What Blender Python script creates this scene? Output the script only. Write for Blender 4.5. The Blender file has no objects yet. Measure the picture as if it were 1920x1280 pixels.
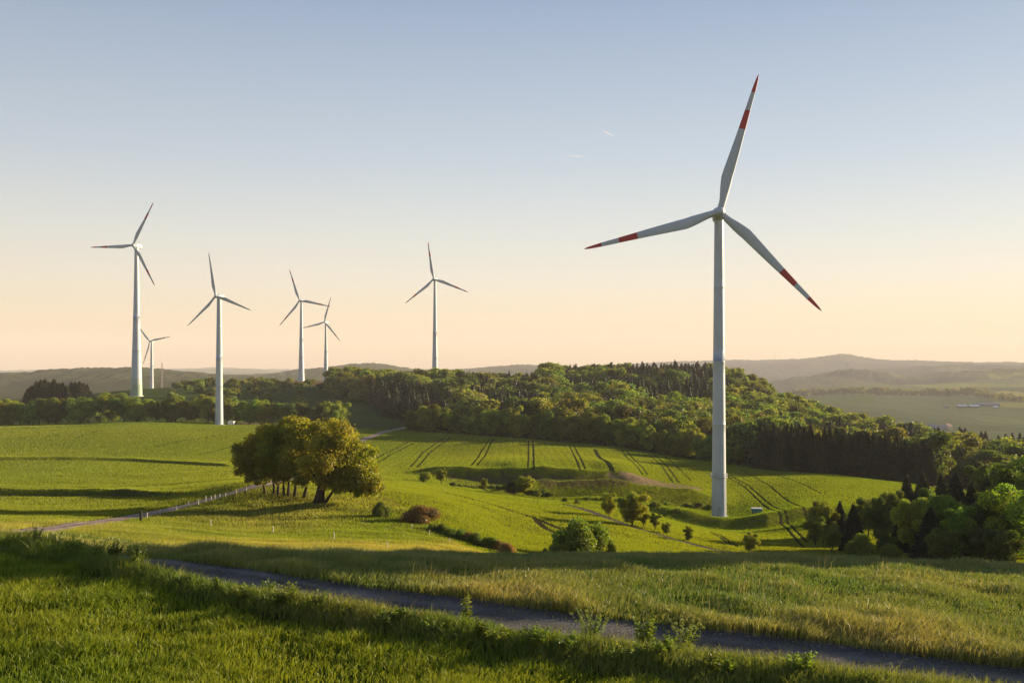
import bpy, math, time
import numpy as np
from mathutils import Vector

T0 = time.time()
R = np.random.default_rng(7)
SC = bpy.context.scene
COL = SC.collection
FPX = 1867.0          # focal length of a 1920 px wide frame
UC, VH = 960.0, 690.0  # optical axis column, horizon row
rad = math.radians

# =====================================================================
# object helpers
# =====================================================================
def tag(o, label=None, cat=None, group=None, kind=None):
    if label: o['label'] = label
    if cat: o['category'] = cat
    if group: o['group'] = group
    if kind: o['kind'] = kind
    return o

def empty(name, loc=(0, 0, 0), rz=0.0):
    o = bpy.data.objects.new(name, None)
    o.empty_display_size = 0.5
    COL.objects.link(o)
    o.location = loc
    o.rotation_euler = (0, 0, rz)
    return o

def np_mesh(name, V, quads=None, tris=None, mats=(), col=None, mat_idx=None, smooth=False):
    V = np.asarray(V, dtype=np.float32)
    me = bpy.data.meshes.new(name)
    me.vertices.add(len(V))
    me.vertices.foreach_set('co', V.ravel())
    nq = 0 if quads is None else len(quads)
    nt = 0 if tris is None else len(tris)
    parts = []
    if nq: parts.append(np.asarray(quads, dtype=np.int32).ravel())
    if nt: parts.append(np.asarray(tris, dtype=np.int32).ravel())
    loops = np.concatenate(parts)
    me.loops.add(len(loops))
    me.loops.foreach_set('vertex_index', loops)
    me.polygons.add(nq + nt)
    tot = np.concatenate([np.full(nq, 4, np.int32), np.full(nt, 3, np.int32)])
    start = np.concatenate([[0], np.cumsum(tot)[:-1]]).astype(np.int32)
    me.polygons.foreach_set('loop_start', start)
    me.polygons.foreach_set('loop_total', tot)
    if mat_idx is not None:
        me.polygons.foreach_set('material_index', np.asarray(mat_idx, dtype=np.int32))
    me.polygons.foreach_set('use_smooth', np.full(nq + nt, bool(smooth)))
    for m in mats: me.materials.append(m)
    if col is not None:
        c = np.ones((len(V), 4), dtype=np.float32)
        c[:, :3] = col
        at = me.attributes.new('col', 'FLOAT_COLOR', 'POINT')
        at.data.foreach_set('color', c.ravel())
    me.update(calc_edges=True)
    return me

def link(name, me, parent=None, loc=None, rot=None):
    o = bpy.data.objects.new(name, me)
    COL.objects.link(o)
    if parent: o.parent = parent
    if loc is not None: o.location = loc
    if rot is not None: o.rotation_euler = rot
    return o

def copy_tree(o, parent=None):
    c = o.copy()
    COL.objects.link(c)
    if parent: c.parent = parent
    for ch in o.children: copy_tree(ch, c)
    return c

class MB:
    """collects tubes, boxes and lathes for one mesh"""
    def __init__(s): s.V = []; s.Q = []; s.T = []; s.n = 0
    def add(s, V, Q=None, T=None):
        V = np.asarray(V, float)
        s.V.append(V)
        if Q is not None and len(Q): s.Q.append(np.asarray(Q, int) + s.n)
        if T is not None and len(T): s.T.append(np.asarray(T, int) + s.n)
        s.n += len(V)
    def tube(s, pts, rr, n=8, cap=True):
        pts = np.asarray(pts, float); m = len(pts)
        tan = np.gradient(pts, axis=0)
        tan /= np.linalg.norm(tan, axis=1)[:, None] + 1e-9
        ref = np.array([0.31, 0.83, 0.2]) if abs(tan[0, 2]) > .5 else np.array([0, 0, 1.0])
        a = np.cross(tan, ref); a /= np.linalg.norm(a, axis=1)[:, None] + 1e-9
        b = np.cross(tan, a)
        th = np.linspace(0, 2*np.pi, n, endpoint=False)
        rr = np.broadcast_to(np.asarray(rr, float), (m,))
        V = (pts[:, None] + rr[:, None, None]*(np.cos(th)[None, :, None]*a[:, None] + np.sin(th)[None, :, None]*b[:, None])).reshape(-1, 3)
        Q = [[i*n+j, i*n+(j+1) % n, (i+1)*n+(j+1) % n, (i+1)*n+j] for i in range(m-1) for j in range(n)]
        T = []
        if cap:
            V = np.vstack([V, pts[0], pts[-1]])
            T += [[m*n, (j+1) % n, j] for j in range(n)]
            T += [[m*n+1, (m-1)*n+j, (m-1)*n+(j+1) % n] for j in range(n)]
        s.add(V, Q, T)
    def lathe(s, prof, n=40):
        prof = np.asarray(prof, float); m = len(prof)
        th = np.linspace(0, 2*np.pi, n, endpoint=False)
        V = np.stack([prof[:, 0:1]*np.cos(th), prof[:, 0:1]*np.sin(th), np.repeat(prof[:, 1:2], n, 1)], -1).reshape(-1, 3)
        Q = [[i*n+j, i*n+(j+1) % n, (i+1)*n+(j+1) % n, (i+1)*n+j] for i in range(m-1) for j in range(n)]
        s.add(V, Q)
    def box(s, c, d, bev=0.0):
        cx, cy, cz = c; dx, dy, dz = [k/2 for k in d]
        if bev <= 0:
            V = [[cx+i*dx, cy+j*dy, cz+k*dz] for i in (-1, 1) for j in (-1, 1) for k in (-1, 1)]
            s.add(V, [[0, 1, 3, 2], [4, 6, 7, 5], [0, 4, 5, 1], [2, 3, 7, 6], [0, 2, 6, 4], [1, 5, 7, 3]])
        else:  # octagonal prism, chamfered upright edges, chamfered top
            o = [(-dx+bev, -dy), (dx-bev, -dy), (dx, -dy+bev), (dx, dy-bev), (dx-bev, dy), (-dx+bev, dy), (-dx, dy-bev), (-dx, -dy+bev)]
            o = np.array(o)
            L = [(1, -dz), (1, dz-bev), (1-bev/max(dx, dy), dz)]
            V = np.vstack([np.column_stack([cx+o[:, 0]*k, cy+o[:, 1]*k, np.full(8, cz+z)]) for k, z in L] + [[[cx, cy, cz+dz]]])
            Q = [[i*8+j, i*8+(j+1) % 8, (i+1)*8+(j+1) % 8, (i+1)*8+j] for i in range(2) for j in range(8)]
            s.add(V, Q, [[24, 16+j, 16+(j+1) % 8] for j in range(8)])
    def build(s, name, mat, parent=None, smooth=False, loc=None, rot=None):
        me = np_mesh(name, np.vstack(s.V), np.vstack(s.Q) if s.Q else None, np.vstack(s.T) if s.T else None, [mat], smooth=smooth)
        return link(name, me, parent, loc, rot)

# =====================================================================
# noise
# =====================================================================
def vnoise(x, y, seed=0):
    x = np.asarray(x, float); y = np.asarray(y, float)
    xi = np.floor(x).astype(np.int64); yi = np.floor(y).astype(np.int64)
    fx = x-xi; fy = y-yi
    fx = fx*fx*(3-2*fx); fy = fy*fy*(3-2*fy)
    def h(i, j):
        n = (i*374761393 + j*668265263 + seed*974634121) & 0xffffffff
        n = ((n ^ (n >> 13))*1274126177) & 0xffffffff
        return ((n ^ (n >> 16)) & 0xffff)/65535.0
    return (h(xi, yi)*(1-fx)+h(xi+1, yi)*fx)*(1-fy) + (h(xi, yi+1)*(1-fx)+h(xi+1, yi+1)*fx)*fy

def fbm(x, y, seed=0, oct=3):
    s = 0; a = .5
    for k in range(oct):
        s = s + a*(vnoise(x*2**k, y*2**k, seed+k)-.5); a *= .5
    return s*2

# =====================================================================
# materials
# =====================================================================
class NT:
    def __init__(s, name):
        s.m = bpy.data.materials.new(name); s.m.use_nodes = True
        s.t = s.m.node_tree; s.t.nodes.clear()
        s.out = s.t.nodes.new('ShaderNodeOutputMaterial')
    def n(s, typ, **kw):
        nd = s.t.nodes.new('ShaderNode'+typ)
        for k, v in kw.items():
            if k in nd.inputs.keys() if isinstance(k, str) else False:
                nd.inputs[k].default_value = v
            else: setattr(nd, k, v)
        return nd
    def l(s, a, b): s.t.links.new(a, b)
    def mix(s, fac, a, b, mode='MIX'):
        nd = s.t.nodes.new('ShaderNodeMix'); nd.data_type = 'RGBA'; nd.blend_type = mode
        for sock, v in ((nd.inputs[0], fac), (nd.inputs[6], a), (nd.inputs[7], b)):
            if hasattr(v, 'is_output'): s.l(v, sock)
            elif isinstance(v, (int, float)): sock.default_value = v if sock == nd.inputs[0] else (v, v, v, 1)
            else: sock.default_value = (*v, 1)
        return nd.outputs[2]
    def noise(s, scale, detail=4, rough=.55, coord='Object'):
        tc = s.n('TexCoord'); nz = s.n('TexNoise')
        nz.inputs['Scale'].default_value = scale; nz.inputs['Detail'].default_value = detail
        nz.inputs['Roughness'].default_value = rough
        s.l(tc.outputs[coord], nz.inputs['Vector'])
        return nz
    def ramp(s, fac, stops):
        r = s.n('ValToRGB'); e = r.color_ramp.elements
        while len(e) < len(stops): e.new(.5)
        for el, (p, c) in zip(e, stops): el.position = p; el.color = (*c, 1)
        s.l(fac, r.inputs[0]); return r.outputs[0]
    def bump(s, h, strength=.5, dist=.1):
        b = s.n('Bump'); b.inputs['Strength'].default_value = strength; b.inputs['Distance'].default_value = dist
        s.l(h, b.inputs['Height']); return b.outputs[0]

def foliage_mat(name, base, trans=.45, tcol=None, hue=.03, val=.35, gloss=.03, autumn=None):
    n = NT(name)
    at = n.n('Attribute'); at.attribute_name = 'col'
    oi = n.n('ObjectInfo')
    c = n.mix(1.0, base, at.outputs['Color'], 'MULTIPLY')
    hs = n.n('HueSaturation')
    mh = n.n('MapRange'); mh.inputs[3].default_value = .5-hue; mh.inputs[4].default_value = .5+hue
    n.l(oi.outputs['Random'], mh.inputs[0]); n.l(mh.outputs[0], hs.inputs['Hue'])
    mul = n.n('Math', operation='MULTIPLY'); mul.inputs[1].default_value = 7.31
    fr = n.n('Math', operation='FRACT')
    n.l(oi.outputs['Random'], mul.inputs[0]); n.l(mul.outputs[0], fr.inputs[0])
    mv = n.n('MapRange'); mv.inputs[3].default_value = 1-val; mv.inputs[4].default_value = 1+val
    n.l(fr.outputs[0], mv.inputs[0]); n.l(mv.outputs[0], hs.inputs['Value'])
    n.l(c, hs.inputs['Color'])
    d = n.n('BsdfDiffuse'); n.l(hs.outputs[0], d.inputs[0])
    t = n.n('BsdfTranslucent')
    tc = n.mix(1.0, hs.outputs[0], tcol or (1.25, 1.15, .55), 'MULTIPLY'); n.l(tc, t.inputs[0])
    mx = n.n('MixShader'); mx.inputs[0].default_value = trans
    n.l(d.outputs[0], mx.inputs[1]); n.l(t.outputs[0], mx.inputs[2])
    g = n.n('BsdfGlossy'); g.inputs['Roughness'].default_value = .5
    m2 = n.n('MixShader'); m2.inputs[0].default_value = gloss
    n.l(mx.outputs[0], m2.inputs[1]); n.l(g.outputs[0], m2.inputs[2])
    n.l(m2.outputs[0], n.out.inputs[0])
    return n.m

def plain_mat(name, c, rough=.6, noise=None, amt=.15, spec=.3, bump=0, metal=0):
    n = NT(name)
    p = n.n('BsdfPrincipled'); p.inputs['Roughness'].default_value = rough
    p.inputs['Specular IOR Level'].default_value = spec; p.inputs['Metallic'].default_value = metal
    if noise:
        nz = n.noise(noise, 5)
        a = tuple(max(0, k*(1-amt)) for k in c); b = tuple(k*(1+amt) for k in c)
        n.l(n.ramp(nz.outputs['Fac'], [(.3, a), (.7, b)]), p.inputs['Base Color'])
        if bump: n.l(n.bump(nz.outputs['Fac'], bump, .05), p.inputs['Normal'])
    else: p.inputs['Base Color'].default_value = (*c, 1)
    n.l(p.outputs[0], n.out.inputs[0])
    return n.m

M = {}
M['leaf'] = foliage_mat('broad_leaves', (.175, .215, .018), .5, (1.15, 1.2, .5), hue=.035, val=.45)
M['leaf_wood'] = foliage_mat('wood_leaves', (.150, .175, .022), .45, (1.15, 1.2, .5), hue=.04, val=.5)
M['leaf_gold'] = foliage_mat('bronze_and_sunlit_leaves', (.235, .235, .019), .5, (1.3, 1.18, .4), hue=.01, val=.15)
M['needle'] = foliage_mat('spruce_needles', (.032, .040, .015), .2, (1.3, 1, .6), hue=.02, val=.3)
M['shrub'] = foliage_mat('shrub_leaves', (.155, .185, .018), .45, (1.15, 1.2, .5), hue=.012, val=.3)
M['dryshrub'] = foliage_mat('dry_shrub_twigs', (.24, .165, .05), .4, (1.3, 1, .6), hue=.01, val=.2)
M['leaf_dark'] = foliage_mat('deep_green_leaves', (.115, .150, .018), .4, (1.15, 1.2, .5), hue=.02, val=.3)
M['grass'] = foliage_mat('grass_blades', (1, 1, 1), .45, (1.15, 1.1, .6), hue=0, val=0, gloss=.02)
M['grass_sheen'] = foliage_mat('waxy_meadow_blades', (1, 1, 1), .4, (1.15, 1.1, .6), hue=0, val=0, gloss=.05)
M['leaf_lit'] = foliage_mat('sunlit_leaves', (.23, .255, .018), .52, (1.2, 1.2, .45), hue=.008, val=.15)  # brighter leaf copy, paints sunlight into the young trees
M['weed'] = foliage_mat('weed_leaves', (.13, .18, .02), .45, hue=.02, val=.2)
M['bark'] = plain_mat('bark', (.055, .042, .03), .9, 6, .4, .1, .6)

def ground_mat():
    n = NT('ground_soil_and_turf')
    at = n.n('Attribute'); at.attribute_name = 'col'
    geo = n.n('NewGeometry')
    def nz(scale, det=5):
        z = n.n('TexNoise'); z.inputs['Scale'].default_value = scale; z.inputs['Detail'].default_value = det
        z.inputs['Roughness'].default_value = .6
        n.l(geo.outputs['Position'], z.inputs['Vector']); return z.outputs['Fac']
    f1, f2, f3 = nz(.035), nz(.6), nz(6)
    v = n.ramp(f1, [(.3, (.78, .80, .8)), (.7, (1.2, 1.15, 1.1))])
    c = n.mix(1, at.outputs['Color'], v, 'MULTIPLY')
    v2 = n.ramp(f2, [(.3, (.72, .75, .75)), (.7, (1.25, 1.2, 1.2))])
    c = n.mix(1, c, v2, 'MULTIPLY')
    d = n.n('BsdfDiffuse'); n.l(c, d.inputs[0])
    ad = n.n('Math', operation='ADD'); n.l(f2, ad.inputs[0]); n.l(f3, ad.inputs[1])
    n.l(n.bump(ad.outputs[0], 1.0, .5), d.inputs['Normal'])
    n.l(d.outputs[0], n.out.inputs[0])
    return n.m
M['ground'] = ground_mat()

def road_mat(name, a, b, scale=7):
    n = NT(name)
    geo = n.n('NewGeometry')
    z = n.n('TexNoise'); z.inputs['Scale'].default_value = scale; z.inputs['Detail'].default_value = 8; z.inputs['Roughness'].default_value = .7
    z2 = n.n('TexNoise'); z2.inputs['Scale'].default_value = .5; z2.inputs['Detail'].default_value = 3
    n.l(geo.outputs['Position'], z.inputs['Vector']); n.l(geo.outputs['Position'], z2.inputs['Vector'])
    c = n.ramp(z.outputs['Fac'], [(.3, a), (.72, b)])
    c = n.mix(1, c, n.ramp(z2.outputs['Fac'], [(.35, (.75, .75, .75)), (.7, (1.25, 1.22, 1.2))]), 'MULTIPLY')
    # faint wheel-worn strips come from the 'col' attribute (1 = worn pale)
    at = n.n('Attribute'); at.attribute_name = 'col'
    c = n.mix(1, c, at.outputs['Color'], 'MULTIPLY')
    p = n.n('BsdfPrincipled'); p.inputs['Roughness'].default_value = .95; p.inputs['Specular IOR Level'].default_value = .15
    n.l(c, p.inputs['Base Color']); n.l(n.bump(z.outputs['Fac'], 1, .12), p.inputs['Normal'])
    n.l(p.outputs[0], n.out.inputs[0])
    return n.m
M['gravel'] = road_mat('grey_gravel', (.065, .062, .062), (.17, .163, .155), 15)
M['path_dark'] = road_mat('dark_earth_and_shade', (.022, .019, .014), (.06, .05, .035), 5)
M['track'] = road_mat('pale_farm_track', (.16, .12, .095), (.30, .24, .19), 3)
M['white'] = plain_mat('turbine_white_paint', (.42, .455, .495), .45, .25, .05, .4)
M['red'] = plain_mat('turbine_red_paint', (.42, .035, .03), .45, .3, .1, .4)
M['greenband'] = plain_mat('turbine_green_band', (.36, .42, .36), .5, .3, .08, .4)
M['greenband2'] = plain_mat('turbine_deep_green_band', (.27, .34, .24), .5, .3, .08, .4)
M['steel'] = plain_mat('galvanised_steel', (.32, .33, .34), .5, 2, .2, .5)
M['dark'] = plain_mat('dark_opening', (.03, .035, .04), .6)
M['boxgreen'] = plain_mat('green_cabinet_paint', (.10, .20, .17), .5, 1, .15)
M['boxwhite'] = plain_mat('pale_concrete', (.55, .53, .5), .7, 2, .12)
M['post_dark'] = plain_mat('tarred_wood', (.03, .027, .025), .9, 8, .3)
M['post_pale'] = plain_mat('weathered_post', (.5, .46, .4), .8, 8, .2)
M['barnroof'] = plain_mat('pale_sheet_roof', (.72, .72, .72), .5, .1, .08)
M['greyroof'] = plain_mat('slate_roof', (.22, .22, .25), .7, .2, .15)
M['redroof'] = plain_mat('tile_roof', (.22, .10, .07), .8, .3, .2)
M['render'] = plain_mat('cream_render', (.30, .28, .25), .8, .2, .1)
M['timber'] = plain_mat('dark_boards', (.10, .075, .06), .85, .3, .2)
M['pole'] = plain_mat('mast_steel', (.30, .24, .22), .6, 1, .2)

# =====================================================================
# terrain: the lie of the land as slope below the horizon over (azimuth, log range)
# each column: (frame column, [(row, depth), ...])
# =====================================================================
CTRL = [
 (-700, [(1280,21),(1100,30),(1010,55),(985,90),(950,150),(905,240),(865,300),(815,480),(800,560),(770,800),(745,1200),(742,1600),(702,2600),(700,3200),(712,6000),(703,9000),(695,13000)]),
 (-250, [(1280,21),(1110,29),(1025,45),(992,70),(970,100),(940,150),(903,235),(863,300),(806,475),(800,560),(765,760),(745,1200),(744,1600),(700,2650),(712,4500),(703,9000),(695,13000)]),
 (0, [(1280,21),(1130,28.5),(1045,40),(1003,60),(985,88),(960,130),(930,175),(900,215),(885,245),(860,300),(830,370),(802,470),(797,530),(800,570),(778,650),(760,760),(752,900),(750,1500),(745,1800),(701,2700),(715,4500),(700,9000),(694,13000)]),
 (250, [(1280,21),(1130,28.5),(1060,36),(1035,52),(1000,85),(970,120),(955,140),(925,180),(890,235),(862,300),(825,380),(791,500),(790,540),(782,600),(742,700),(735,1000),(737,1500),(735,1700),(694,2700),(710,4500),(698,9000),(693,13000)]),
 (480, [(1280,21),(1130,28.5),(1075,33),(1045,48),(1030,64),(995,112),(960,132),(925,145),(911,152),(900,190),(870,290),(835,380),(797,500),(795,540),(785,600),(760,680),(740,760),(722,900),(716,1020),(730,1400),(722,2200),(706,3300),(702,4000),(712,6000),(700,9000),(693,13000)]),
 (600, [(1280,21),(1130,28.5),(1085,32),(1050,46),(1035,62),(1000,105),(960,130),(935,140),(915,160),(890,230),(870,300),(835,400),(803,490),(800,540),(785,600),(770,650),(745,760),(725,900),(716,1020),(716,1240),(730,1800),(692,4000),(702,6000),(695,13000)]),
 (700, [(1280,21),(1130,28.5),(1095,31),(1055,45),(1030,75),(985,118),(945,140),(925,152),(905,190),(890,250),(872,300),(840,390),(808,480),(802,530),(790,600),(765,670),(745,740),(735,820),(730,1000),(735,1500),(730,2500),(681,4400),(700,6500),(695,13000)]),
 (850, [(1280,21),(1130,28.5),(1045,48),(1035,90),(1000,120),(960,140),(930,180),(915,220),(902,270),(885,295),(850,380),(815,460),(812,500),(800,560),(770,650),(745,750),(735,850),(732,940),(745,1500),(720,4000),(705,5000),(696,7000),(694,13000)]),
 (960, [(1280,21),(1130,28.5),(1045,50),(1055,75),(1030,120),(995,150),(950,190),(930,225),(912,280),(887,292),(850,375),(822,435),(820,480),(800,560),(765,680),(735,800),(722,900),(740,1200),(740,2500),(700,5000),(687,6500),(700,9000),(695,13000)]),
 (1150, [(1280,21),(1145,28),(1045,52),(1060,80),(1033,135),(985,180),(955,215),(930,250),(915,290),(890,300),(860,360),(838,415),(835,460),(815,540),(780,640),(745,760),(718,880),(735,1100),(760,2000),(720,5000),(690,7000),(686,8000),(695,13000)]),
 (1345, [(1280,21),(1160,27),(1045,54),(1070,90),(1036,160),(1000,200),(990,235),(979,252),(940,275),(920,295),(895,330),(868,375),(868,420),(855,480),(820,580),(790,650),(750,780),(722,880),(745,1200),(790,2000),(740,5000),(684,8000),(677,9000),(700,13000)]),
 (1550, [(1280,21),(1180,26),(1050,54),(1085,90),(1060,140),(1010,200),(965,240),(925,280),(905,310),(888,350),(890,400),(880,480),(850,580),(815,700),(810,850),(830,1200),(795,1900),(760,2600),(735,3400),(715,5000),(705,6500),(674,9000),(700,13000)]),
 (1700, [(1280,21),(1200,25),(1055,52),(1090,80),(1080,130),(1040,180),(960,250),(915,310),(905,340),(905,400),(890,500),(852,600),(840,760),(840,1300),(800,1900),(765,2500),(738,3300),(715,5000),(700,6500),(678,9500),(700,13000)]),
 (1900, [(1280,21),(1225,24),(1062,48),(1085,75),(1075,120),(1060,170),(980,250),(940,320),(920,400),(900,500),(868,600),(848,760),(840,1300),(800,1900),(770,2400),(735,3300),(712,5000),(695,6500),(680,9500),(695,13000)]),
 (2350, [(1280,21),(1110,38),(1075,56),(1080,90),(1065,160),(985,250),(945,340),(920,480),(885,850),(835,1400),(795,2100),(735,3400),(712,5000),(692,7500),(682,10500),(695,13000)]),
 (2650, [(1280,21),(1110,38),(1075,60),(1080,100),(1060,170),(980,260),(950,350),(925,500),(880,900),(830,1500),(790,2200),(735,3400),(712,5000),(690,8000),(682,11000),(695,13000)]),
]
AS = 3.2   # azimuth weight in the interpolation
pts, val = [], []
for u, L in CTRL:
    a = math.atan((u-UC)/FPX)
    for v, y in L:
        r = y/math.cos(a); z = (VH-v)*y/FPX
        pts.append((a*AS, math.log(r))); val.append(z/r)
pts = np.array(pts); val = np.array(val)
def tpsk(d2): return np.where(d2 > 1e-12, .5*d2*np.log(np.maximum(d2, 1e-12)), 0)
N = len(pts)
D2 = ((pts[:, None]-pts[None])**2).sum(-1)
K = tpsk(D2) + 1e-4*np.eye(N)
P = np.column_stack([np.ones(N), pts])
A = np.block([[K, P], [P.T, np.zeros((3, 3))]])
W = np.linalg.solve(A, np.concatenate([val, np.zeros(3)]))
def tps(a, lr):
    q = np.column_stack([a.ravel()*AS, lr.ravel()])
    out = np.empty(len(q))
    for i in range(0, len(q), 40000):
        s = q[i:i+40000]
        d2 = (s[:, 0:1]-pts[None, :, 0])**2 + (s[:, 1:2]-pts[None, :, 1])**2
        out[i:i+40000] = tpsk(d2)@W[:N] + W[N] + s@W[N+1:]
    return out.reshape(a.shape)

AMAX = .74
NA, NR = 1040, 545
gA = np.linspace(-AMAX, AMAX, NA)
_l = [math.log(17.0)]
while _l[-1] < math.log(13500.0):
    _l.append(_l[-1]+(.0042 if math.log(165) < _l[-1] < math.log(318) else .0125))
gL = np.array(_l); NR = len(gL)
# evaluate on a coarser lattice, then refine linearly (smooth function)
cA = np.linspace(-AMAX, AMAX, 261); cL = np.linspace(gL[0], gL[-1], 273)
CA, CL = np.meshgrid(cA, cL)
cS = tps(CA, CL)
def bil(G, xs, ys, x, y):
    fx = np.clip((x-xs[0])/(xs[-1]-xs[0])*(len(xs)-1), 0, len(xs)-1.0001)
    fy = np.clip(np.interp(y, ys, np.arange(len(ys))), 0, len(ys)-1.0001)
    i = fx.astype(int); j = fy.astype(int); fx = fx-i; fy = fy-j
    return (G[j, i]*(1-fx)+G[j, i+1]*fx)*(1-fy) + (G[j+1, i]*(1-fx)+G[j+1, i+1]*fx)*fy
GA, GL = np.meshgrid(gA, gL)
GS = bil(cS, cA, cL, GA, GL)
GR = np.exp(GL)
GX = GR*np.sin(GA); GY = GR*np.cos(GA)
GZ = GS*GR

def hgt(x, y):
    x = np.asarray(x, float); y = np.asarray(y, float)
    r = np.maximum(np.hypot(x, y), 1e-3); a = np.arctan2(x, y)
    z = bil(GZ, gA, gL, np.clip(a, -AMAX, AMAX), np.log(np.maximum(r, 17.0)))
    return z

def hit(u, v, ymin=19.0, ymax=9000.0):
    """first point of the land under a frame position: (x, y, z)"""
    u = np.atleast_1d(np.asarray(u, float)); v = np.atleast_1d(np.asarray(v, float))
    ys = np.exp(np.linspace(math.log(ymin), math.log(ymax), 2600))
    out = np.zeros((len(u), 3))
    for k in range(len(u)):
        xs = (u[k]-UC)/FPX*ys
        d = (VH-v[k])*ys/FPX - hgt(xs, ys)
        i = int(np.argmax(d <= 0))
        if d[i] > 0: i = len(ys)-1
        if i > 0:
            t = d[i-1]/(d[i-1]-d[i]+1e-12); y = ys[i-1]+(ys[i]-ys[i-1])*t
        else: y = ys[0]
        out[k] = ((u[k]-UC)/FPX*y, y, hgt(np.array([(u[k]-UC)/FPX*y]), np.array([y]))[0])
    return out

def smoothstep(a, b, x):
    t = np.clip((x-a)/(b-a), 0, 1); return t*t*(3-2*t)

GU = UC + FPX*np.tan(GA)
# ---- banks: a step up going away from the viewer along a line -------------
def bank(line, h, w, tail, ymin=25, fade=30, depth=False):
    line = np.array(line, float)
    p = np.column_stack([line[:, 0], line[:, 1]]) if depth else hit(line[:, 0], line[:, 1], ymin)
    yl = np.interp(GU, line[:, 0], p[:, 1])
    e = smoothstep(line[0, 0], line[0, 0]+fade, GU)*(1-smoothstep(line[-1, 0]-fade, line[-1, 0], GU))
    d = GY-yl
    prof = np.where(d < 0, 0, np.where(d < w, smoothstep(0, w, d), np.exp(-np.maximum(d-w, 0)/tail)))
    return h*prof*e*(.90+.20*vnoise(GU/30, GY*0, 19))
BK = 0
BK = BK + bank([(-600, 925), (-200, 929), (0, 931), (200, 932), (400, 925)], 1.25, 3.5, 22, fade=170)
BK = BK + bank([(-600, 862), (0, 863), (250, 865), (445, 876)], .8, 2.0, 14)
BK = BK + bank([(740, 272), (850, 277), (950, 280), (1080, 284), (1200, 290), (1260, 296)], 3.3, 4, 24, fade=110, depth=True)
BK = BK + bank([(900, 222), (1010, 236), (1100, 243), (1200, 250), (1300, 258), (1390, 264)], 4.2, 4.5, 22, fade=90, depth=True)
BK = BK + bank([(1130, 238), (1190, 231), (1250, 226), (1350, 224), (1440, 226), (1500, 233), (1580, 243), (1640, 250)], 2.9, 6.5, 30, fade=190, depth=True)
GZ = GZ + BK
# ---- verge mound between the gravel road and the near field ---------------
ROAD_UP = np.array([(-500, 985), (-200, 992), (0, 1001), (140, 1020), (280, 1046), (450, 1066), (575, 1084), (750, 1106), (960, 1135), (1160, 1158), (1360, 1181), (1560, 1206), (1760, 1233), (1910, 1252), (2200, 1290)], float)
ROAD_LO = np.array([(-500, 1000), (-200, 1010), (0, 1018), (140, 1038), (300, 1071), (450, 1102), (650, 1131), (800, 1154), (1060, 1196), (1310, 1222), (1460, 1242), (1610, 1264), (1810, 1287), (2200, 1335)], float)
ROAD_LO[3:, 1] += np.array([4, 8, 10, 11, 11, 11, 11, 12, 13, 14, 14])
FIELD = np.array([(-500, 1000), (-200, 1020), (0, 1042), (150, 1077), (300, 1112), (400, 1134), (600, 1177), (800, 1213), (950, 1238), (1060, 1262), (1210, 1285), (1500, 1330), (2200, 1440)], float)
v_ru = lambda u: np.interp(u, ROAD_UP[:, 0], ROAD_UP[:, 1])
v_rl = lambda u: np.interp(u, ROAD_LO[:, 0], ROAD_LO[:, 1])
v_f = lambda u: np.interp(u, FIELD[:, 0], FIELD[:, 1])
GV0 = VH - FPX*(GS*GR)/GY
near = GR < 90
t = (GV0-v_rl(GU))/(np.maximum(v_f(GU)-v_rl(GU), 6))
GZ = GZ + np.where(near, .26*np.exp(-((t-.55)/.36)**2), 0)
# road bed sits a little lower than its edges
tr = (GV0-v_ru(GU))/(np.maximum(v_rl(GU)-v_ru(GU), 4))
GZ = GZ - np.where(near & (GU > -150), .16*np.exp(-((tr-.5)/.55)**4), 0)
# ---- natural unevenness -----------------------------------------------------
GZ = GZ + fbm(GX/9, GY/9, 3)*.20*smoothstep(20, 34, GR)*(1-.7*smoothstep(200, 330, GR))
GZ = GZ + fbm(GX/2.6, GY/2.6, 11, 2)*.13*smoothstep(36, 60, GR)*(1-smoothstep(160, 240, GR))
far = smoothstep(1100, 2200, GR)
GZ = GZ + far*fbm(GX/420, GY/420, 21, 4)*16*(GR/4000)
wood = smoothstep(2100, 2500, GR)*np.where(GU < 1050, 1, 0) + smoothstep(4200, 5200, GR)*np.where(GU >= 1050, 1, 0)
GZ = GZ + np.clip(wood, 0, 1)*(vnoise(GX/14, GY/60, 31)+.8*vnoise(GX/38, GY/150, 33)-.9)*9
rid = np.exp(-((GR-5300)/420)**2)*smoothstep(1330, 1480, GU)
GZ = GZ + rid*(34+40*(vnoise(GU/95, GU*0, 51)-.4)+10*vnoise(GX/30, GY/90, 53))
rid2 = np.exp(-((GR-7000)/500)**2)*smoothstep(1250, 1500, GU)
GZ = GZ + rid2*(20+50*(vnoise(GU/150, GU*0, 57)-.4))
# the small cone on the right skyline
GZ = GZ + 30*np.exp(-((GU-1582)/24)**2)*np.exp(-((GR-9300)/900)**2) + 12*np.exp(-((GU-1582)/80)**2)*np.exp(-((GR-9300)/1200)**2)
print('terrain grid', round(time.time()-T0, 1))

# =====================================================================
# ground colours (what grows or lies there, some sun and shade painted in)
# =====================================================================
GV = VH - FPX*GZ/GY
C = np.zeros(GX.shape+(3,)); C[:] = (.05, .075, .02)
def setc(mask, c): C[mask] = c
inr = lambda lo, hi: (GY >= lo) & (GY < hi)
setc(inr(0, 60), (.045, .06, .02))
setc((GY < 60) & (GV0 > v_f(GU)), (.035, .06, .014))
setc(inr(60, 175), (.085, .10, .022))
setc(inr(175, 540), (.13, .155, .012))
setc(inr(540, 1100), (.045, .07, .022))
setc(inr(1100, 20000), (.07, .085, .035))
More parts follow.
